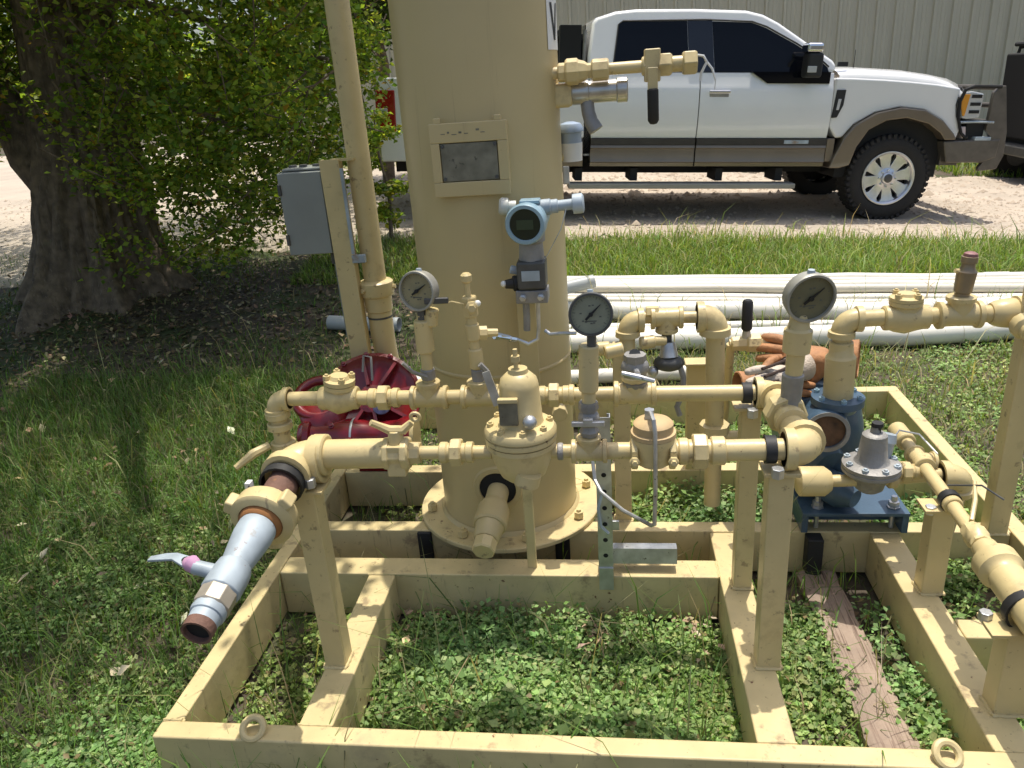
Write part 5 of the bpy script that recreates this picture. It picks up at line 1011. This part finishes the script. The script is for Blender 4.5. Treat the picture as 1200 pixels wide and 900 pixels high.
# leaves: low drooping skirt plus the wide crown that shades the grass
LC = [(.135, .195, .03), (.16, .225, .035), (.10, .155, .028), (.20, .245, .04), (.24, .25, .045), (.075, .12, .022)]
parts = []
twigs = MB()
def zlow(x):    # lower fringe of the skirt (tree-local x)
    return np.interp(x, [-1.6, -.9, -.55, 0, .55, .85, 1.5, 2.2, 2.7], [1.35, 1.25, 1.15, .95, .50, .42, .50, 1.0, 2.0])
n_tw = 1250
for i in range(n_tw):
    while True:
        x = rng.uniform(-1.7, 2.45); y = rng.uniform(-1.15, .75); z = rng.uniform(.4, 2.75)
        if z < zlow(x)+.08 or x > 2.55-max(0, 2.3-z)*.36-(.0 if y < 0 else -.1): continue
        if abs(x-.05) < .45 and z < 1.3 and rng.random() < .55: continue
        if abs(x-.02-.13*z) < .40 and y < .35 and z > .8 and rng.random() < .85: continue
        if -.62 < x < .80 and y < .55 and z < 1.38 and rng.random() < .93: continue
        if -1.7 < x < -.45 and z < 1.9 and rng.random() < .35: continue
        if .55 < x < 1.15 and 2.0 < z < 2.3 and rng.random() < .85: continue
        if .70 < x < 1.3 and .55 < z < .95 and rng.random() < .6: continue
        break
    m = int(rng.integers(34, 62)); dirv = np.array([rng.normal(0, .6), rng.normal(0, .6), -.6+rng.normal(0, .3)]); dirv /= np.linalg.norm(dirv); L = rng.uniform(.16, .34)
    s = rng.uniform(-.5, .5, m); P = np.array([x, y, z])+dirv*s[:, None]*L+rng.normal(0, .055, (m, 3))
    tone = rng.uniform(.75, 1.25); c = clampc(palette(m, LC, .22)*tone)
    k = rng.random(m) < .02; c[k] = (.32, .20, .03)
    parts.append(leaves_arrays(P, rng.uniform(.034, .062, m), rng.uniform(.55, .8, m), c, .6))
    if i % 2 == 0:
        p0 = Vector((x, y, z)); dd = Vector(dirv); twigs.tube([p0-dd*L*.9, p0, p0+dd*L*.6], [.006, .0045, .002], 4, False)
twigs.build('twigs', M_BARK, oak)['kind'] = 'stuff'
# crown: clumps scattered overhead, gaps shaped so sun patches fall on the grass
cl = []
LIT = [(-1.36, 1.25, .26, .42), (-1.95, 2.85, .45, .22), (-2.9, 3.2, .2, .1), (-2.6, 2.3, .15, .12), (-1.7, 3.6, .15, .1), (-2.3, 1.5, .10, .08)]
LIT += [(rng.uniform(-4.2, -1.2), rng.uniform(1.0, 4.6), rng.uniform(.03, .12), rng.uniform(.02, .10)) for _ in range(13)]
for i in range(1100):
    x = rng.uniform(-4.4, 3.45); y = rng.uniform(-5.6, 3.4); z = rng.uniform(2.9, 5.6)
    rr = math.hypot(x/4.6, y/5.0)
    if rr > 1.02 or z > 3.0+2.9*(1-rr*rr)+.5: continue
    gx, gy_ = TBX+x-.08*z, TBY+y-.20*z
    if gy_ > 4.4 and rng.random() < .5: continue
    if gx > -1.02+.25*math.sin(gy_*3) or any(((gx-a)/(c+.2))**2+((gy_-b_)/(d_+.2))**2 < 1 for a, b_, c, d_ in LIT): continue
    cl.append((x, y, z))
for (x, y, z) in cl:
    m = 135; P = np.array([x, y, z])+rng.normal(0, 1, (m, 3))*np.array([.26, .26, .18])
    c = clampc(palette(m, LC, .22)); parts.append(leaves_arrays(P, rng.uniform(.055, .10, m), rng.uniform(.5, .75, m), c, .8))
V, T, K = cat_arrays(parts); cr = soup('crown', V, T, K, M_LEAF, oak, 'stuff')

def small_tree(name, label, cat, x, y, h, cw, n, group=None, ls=.05, low=.25, trunk_r=.05, cols=LC):
    z0 = float(hz(x, y)); t = thing(name, label, cat, (x, y, z0), group); t['local'] = 1
    MB().tube([(0, 0, -.1), (.03*h, .02, h*.35), (-.02*h, .0, h*.7), (0, 0, h*.92)], [trunk_r*1.3, trunk_r, trunk_r*.7, trunk_r*.25], 8).build('trunk', M_BARK, t, smooth=60)
    A = []; nc = max(8, n//110)
    for i in range(nc):
        a = rng.uniform(0, 2*math.pi); zz = rng.uniform(low, 1)*h; q = math.sin(math.pi*min(1, (zz/h-low)/(1-low)*.85+.15))**.6*cw
        rr = q*math.sqrt(rng.random()); m = n//nc
        P = np.array([math.cos(a)*rr, math.sin(a)*rr, zz])+rng.normal(0, 1, (m, 3))*np.array([.2, .2, .14])*cw*.9
        A.append(leaves_arrays(P, rng.uniform(.7, 1.3, m)*ls, rng.uniform(.5, .75, m), clampc(palette(m, cols, .25)*rng.uniform(.75, 1.25)), .6))
    V, T, K = cat_arrays(A); soup('crown', V, T, K, M_LEAF, t, 'stuff'); return t
small_tree('leafy_shrub', 'bright green shrub between the vent pole and the truck tail light', 'shrub', -2.03, 7.0, 1.25, .24, 1500, None, .05, .12, .016, LC+[(.16, .17, .03), (.14, .16, .03)])
small_tree('young_tree', 'dark leafy young tree overhanging the wall behind the vent pole', 'tree', -3.0, 10.6, 4.3, 1.35, 16000, None, .09, .46, .07, [(.03, .05, .014), (.04, .065, .018), (.025, .04, .012)])
for i, (x, y, h, cw, lb) in enumerate(((-27, 33, 5.6, 3.4, 'tall far tree beyond the road, nearest the left edge'), (-20.5, 36, 4.6, 3.2, 'round far tree beyond the road behind the trunk'), (-14.6, 34, 3.9, 2.6, 'low far tree beyond the road right of the trunk'), (-33, 37, 6.5, 4.0, 'broad far tree beyond the road at the left edge'), (-40, 40, 7, 4.5, 'far tree beyond the road past the left edge'))):
    small_tree('far_tree', lb, 'tree', x, y, h, cw, 2200, 'trees beyond the road', .34, .12, .16)

# ------------------------------------------------------------------ grass and weeds
def in_beam(x, y):
    m = ((x > -1.17) & (x < -1.06)) | ((x > 1.22) & (x < 1.33))
    m = (m & (y > 1.30) & (y < 3.48)) | ((x > -1.17) & (x < 1.33) & (((y > 1.29) & (y < 1.385)) | ((y > 3.38) & (y < 3.48))))
    inx = (x > -1.1) & (x < 1.26)
    m |= inx & (((y > 2.215) & (y < 2.315)) | ((y > 2.64) & (y < 2.74))) | ((x > -1.1) & (x < .33) & (y > 1.96) & (y < 2.095))
    for a, c in ((-.80, -.68), (.295, .413), (.80, .92)): m |= (x > a) & (x < c) & (y > 1.36) & (y < (1.99 if a < 0 else 2.25))
    m |= (x > .9) & (x < 1.26) & (y > 1.725) & (y < 1.83)
    return m
def vnoise(x, y, s, seed=0):
    r = np.random.default_rng(seed); ph = r.uniform(0, 6.28, (6, 3)); o = 0
    for k in range(6): a = ph[k, 0]; o = o+np.sin((x*math.cos(a)+y*math.sin(a))*s*(.6+.35*k)+ph[k, 1])/(1+.3*k)
    return o/3.2
def scatter(n, x0, x1, y0, y1, keep):
    x = rng.uniform(x0, x1, n); y = rng.uniform(y0, y1, n); k = keep(x, y); k &= ~in_beam(x, y); return x[k], y[k]
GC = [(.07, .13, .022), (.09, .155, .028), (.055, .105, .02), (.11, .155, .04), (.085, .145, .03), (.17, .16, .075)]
GDRY = [(.11, .16, .045), (.24, .21, .11), (.15, .17, .07), (.12, .17, .045), (.13, .18, .05), (.28, .24, .14)]
GS = [(.12, .19, .035), (.15, .22, .04), (.17, .21, .055), (.10, .16, .03), (.22, .22, .09)]
def grass(name, n, box, keep, h, w, lean, cols, dens=None):
    x, y = scatter(n, *box, keep)
    k = rng.random(len(x)) < np.clip((.9 if dens else .6)+.75*vnoise(x, y, 2.2, 3), .06, 1); x, y = x[k], y[k]; m = len(x)
    P = np.stack([x, y, hz(x, y)-.006], 1); hh = rng.gamma(3., h/3., m)*np.clip(1+.45*vnoise(x, y, 1.6, 5), .35, 2)
    return blades_arrays(P, hh, rng.uniform(.6, 1.3, m)*w, rng.uniform(.2, 1.1, m), clampc(palette(m, cols, .22)))
def emit(name, arrs, m): V, T, K = cat_arrays(arrs); return soup(name, V, T, K, m, None, 'stuff')
left = lambda x, y: (x < -1.14) & (x > -4.6-.0*y) & ~((x+4.15)**2+(y-5.85)**2 < .5)
bare = lambda x, y: rng.random(len(x)) < np.clip(1-1.0*np.exp(-(((x+3.3)/1.5)**2+((y-5.2)/.8)**2)), .12, 1)      # leaf litter under the tree stays thin
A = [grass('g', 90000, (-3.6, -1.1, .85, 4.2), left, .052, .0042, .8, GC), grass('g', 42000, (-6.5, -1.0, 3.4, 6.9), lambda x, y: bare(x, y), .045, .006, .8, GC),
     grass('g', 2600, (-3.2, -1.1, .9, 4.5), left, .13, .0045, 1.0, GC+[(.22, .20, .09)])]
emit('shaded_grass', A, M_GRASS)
rn = lambda x, y: (y < road_near(x)-.05+.25*rng.random(len(x))) & ((x > 1.31) | (y > 3.46))
strip = lambda x, y: (y < road_near(x)-.25+.4*rng.random(len(x))) & (y > 5.80-.035*x)
A = [grass('g', 100000, (-1.2, 3.7, 1.4, 5.6), rn, .036, .006, .8, GDRY, 1), grass('g', 150000, (-2.6, 4.9, 5.5, 7.6), strip, .075, .0085, .55, GS, 1), grass('g', 9000, (-2.6, 5.2, 6.5, 7.8), lambda x, y: (y < road_near(x)+.45*rng.random(len(x))) & (y > road_near(x)-.5), .12, .008, .8, GS+[(.36, .30, .18), (.42, .36, .24)]),
     grass('g', 2500, (-1.0, 4.0, 3.4, 5.2), rn, .15, .006, 1.1, GDRY), grass('g', 14000, (5, 11, 12.0, 14.9), lambda x, y: x > 0, .11, .016, .5, GS), grass('g', 8000, (-9, -1.5, 12.6, 14.9), lambda x, y: x < 0, .13, .016, .6, GS)]
emit('sunny_grass', A, M_GRASS)
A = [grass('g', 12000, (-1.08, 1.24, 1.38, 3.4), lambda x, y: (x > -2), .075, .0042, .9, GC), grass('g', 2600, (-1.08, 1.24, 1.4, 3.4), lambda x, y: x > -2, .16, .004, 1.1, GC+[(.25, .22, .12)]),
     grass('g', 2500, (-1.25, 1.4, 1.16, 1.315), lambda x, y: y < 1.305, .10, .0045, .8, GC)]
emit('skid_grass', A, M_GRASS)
WC = [(.135, .215, .06), (.165, .25, .07), (.09, .15, .04), (.20, .265, .09), (.14, .20, .06), (.22, .25, .095)]
def weeds(n, box, keep, hmax, ls, cols, per=22):
    x, y = scatter(n, *box, keep); out = []
    k = rng.random(len(x)) < np.clip(.85+1.5*vnoise(x, y, 7., 9), .08, 1); x, y = x[k], y[k]; m = len(x)
    h = hmax*np.clip(.60+.75*vnoise(x, y, 6., 21), .12, 1.4)*rng.uniform(.6, 1.15, m)
    ix = np.repeat(np.arange(m), per); q = len(ix); t = rng.random(q)**.6
    P = np.stack([x[ix]+rng.normal(0, .022, q)*(.4+t), y[ix]+rng.normal(0, .022, q)*(.4+t), hz(x[ix], y[ix])+h[ix]*t], 1)
    tone = (rng.uniform(.75, 1.25, m)*(1+.28*vnoise(x, y, 11., 33)))[ix][:, None]*np.stack([1+.22*vnoise(x, y, 4., 41), np.ones(m), 1-.2*vnoise(x, y, 4., 41)], 1)[ix]; c = clampc(palette(q, cols, .16)*tone); kk = rng.random(q) < .03; c[kk] = (.25, .19, .09)
    return leaves_arrays(P, rng.uniform(.6, 1.25, q)*ls, rng.uniform(.55, .85, q), c, 1.9, .15)
big = lambda x, y: (x > -.70) & (x < .31) & (y < 1.97) & (rng.random(len(x)) < np.clip(1.15-1.6*np.clip((y-1.78)/.2, 0, 1)+.25, .1, 1))
rightb = lambda x, y: (x > .40) & (x < 1.25) & (y < 2.23) & ((np.abs(x-.668) > .075+.015*vnoise(x, y, 9, 2)) | (y < 1.4)) & ((y < 2.02) | (x > .9))
leftb = lambda x, y: (x < -.78) & (y < 1.95) & (rng.random(len(x)) < np.clip(.9-(y-1.45)*.9, .25, 1))
midb = lambda x, y: (x > .02) & (x < 1.24) & (y > 2.31) & ~((x > .57) & (x < .95) & (y < 2.72)) & (rng.random(len(x)) < .85)
backl = lambda x, y: (x < -.7) & (y > 2.31) & (rng.random(len(x)) < .12)
bx = (-1.08, 1.24, 1.38, 3.4)
A = [weeds(20000, bx, big, .12, .0185, WC, 26), weeds(18000, bx, rightb, .11, .0185, WC, 24), weeds(6000, bx, leftb, .06, .020, WC), weeds(900, bx, big, .15, .034, WC, 9), weeds(900, bx, rightb, .13, .034, WC, 9), weeds(6500, bx, midb, .12, .024, WC), weeds(4000, bx, backl, .06, .02, WC)]
emit('skid_weeds', A, M_WEED)
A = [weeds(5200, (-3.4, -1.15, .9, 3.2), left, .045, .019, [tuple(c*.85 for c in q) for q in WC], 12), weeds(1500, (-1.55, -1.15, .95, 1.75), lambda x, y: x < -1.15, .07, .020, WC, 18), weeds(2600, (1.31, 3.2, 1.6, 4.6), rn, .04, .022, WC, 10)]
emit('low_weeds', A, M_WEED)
# fallen leaves and litter
def litter(n, box, keep, ls, cols, z=.012):
    x, y = scatter(n, *box, keep); m = len(x); P = np.stack([x, y, hz(x, y)+rng.uniform(.0, z, m)], 1)
    return leaves_arrays(P, rng.uniform(.6, 1.3, m)*ls, rng.uniform(.45, .75, m), clampc(palette(m, cols, .3)), 2.5, .12)
FC = [(.11, .08, .045), (.08, .055, .03), (.17, .12, .07), (.06, .045, .025), (.10, .09, .04), (.22, .18, .10)]
A = [litter(15000, (-6, -1.3, 4.0, 6.9), lambda x, y: rng.random(len(x)) < np.exp(-(((x+3.4)/1.7)**2+((y-5.2)/1.0)**2)), .045, FC, .03), litter(900, (-3.6, -1.15, 1.0, 4.6), left, .035, FC, .05), litter(2600, (-1.08, 1.24, 1.38, 3.4), lambda x, y: y > 1.8, .03, FC, .02), litter(500, (-1.08, .31, 1.8, 1.98), lambda x, y: x > -.7, .035, [(.38, .29, .2), (.3, .22, .15)], .05)]
emit('fallen_leaves', A, M_DEAD)
A = [litter(90, (-3.3, -1.2, 1.0, 5.2), left, .055, [(.45, .38, .24), (.5, .44, .30), (.38, .26, .15)], .07)]
emit('pale_dry_leaves', A, M_DEAD)

# loose stones on the gravel road
def stones(n, x0, x1, y0, y1, smax):
    x = rng.uniform(x0, x1, n); y = rng.uniform(y0, y1, n); k = (y > road_near(x)-.1) & (y < road_far(x)); x, y = x[k], y[k]; m = len(x)
    r = rng.gamma(1.6, smax/4, m)[:, None, None]; base = np.array([[1, 0, 0], [0, 1, 0], [-1, 0, 0], [0, -1, 0], [0, 0, .75], [0, 0, -.5]])[None]*rng.uniform(.6, 1.3, (m, 6, 1))
    a = rng.uniform(0, 6.28, m); ca, sa = np.cos(a)[:, None], np.sin(a)[:, None]; bx_ = base[..., 0]*ca-base[..., 1]*sa; by_ = base[..., 0]*sa+base[..., 1]*ca
    V = np.stack([bx_, by_, base[..., 2]], -1)*r+np.stack([x, y, hz(x, y)+.016], 1)[:, None]
    t = np.array([[0, 1, 4], [1, 2, 4], [2, 3, 4], [3, 0, 4]])[None]+np.arange(m)[:, None, None]*6
    c = np.array([[.43, .35, .265], [.48, .40, .31], [.37, .30, .225], [.52, .44, .35]])[rng.integers(0, 4, m)]
    return V.reshape(-1, 3), t.reshape(-1, 3), np.repeat(c, 6, 0)
M_STONE = leafmat('stone', .9, 0.)
emit('loose_gravel', [stones(14000, -2.6, 7, 6.8, 9.6, .022), stones(9000, -13, -3, 5.4, 11, .022), stones(5000, -3, 9, 9.5, 12.5, .04)], M_STONE)
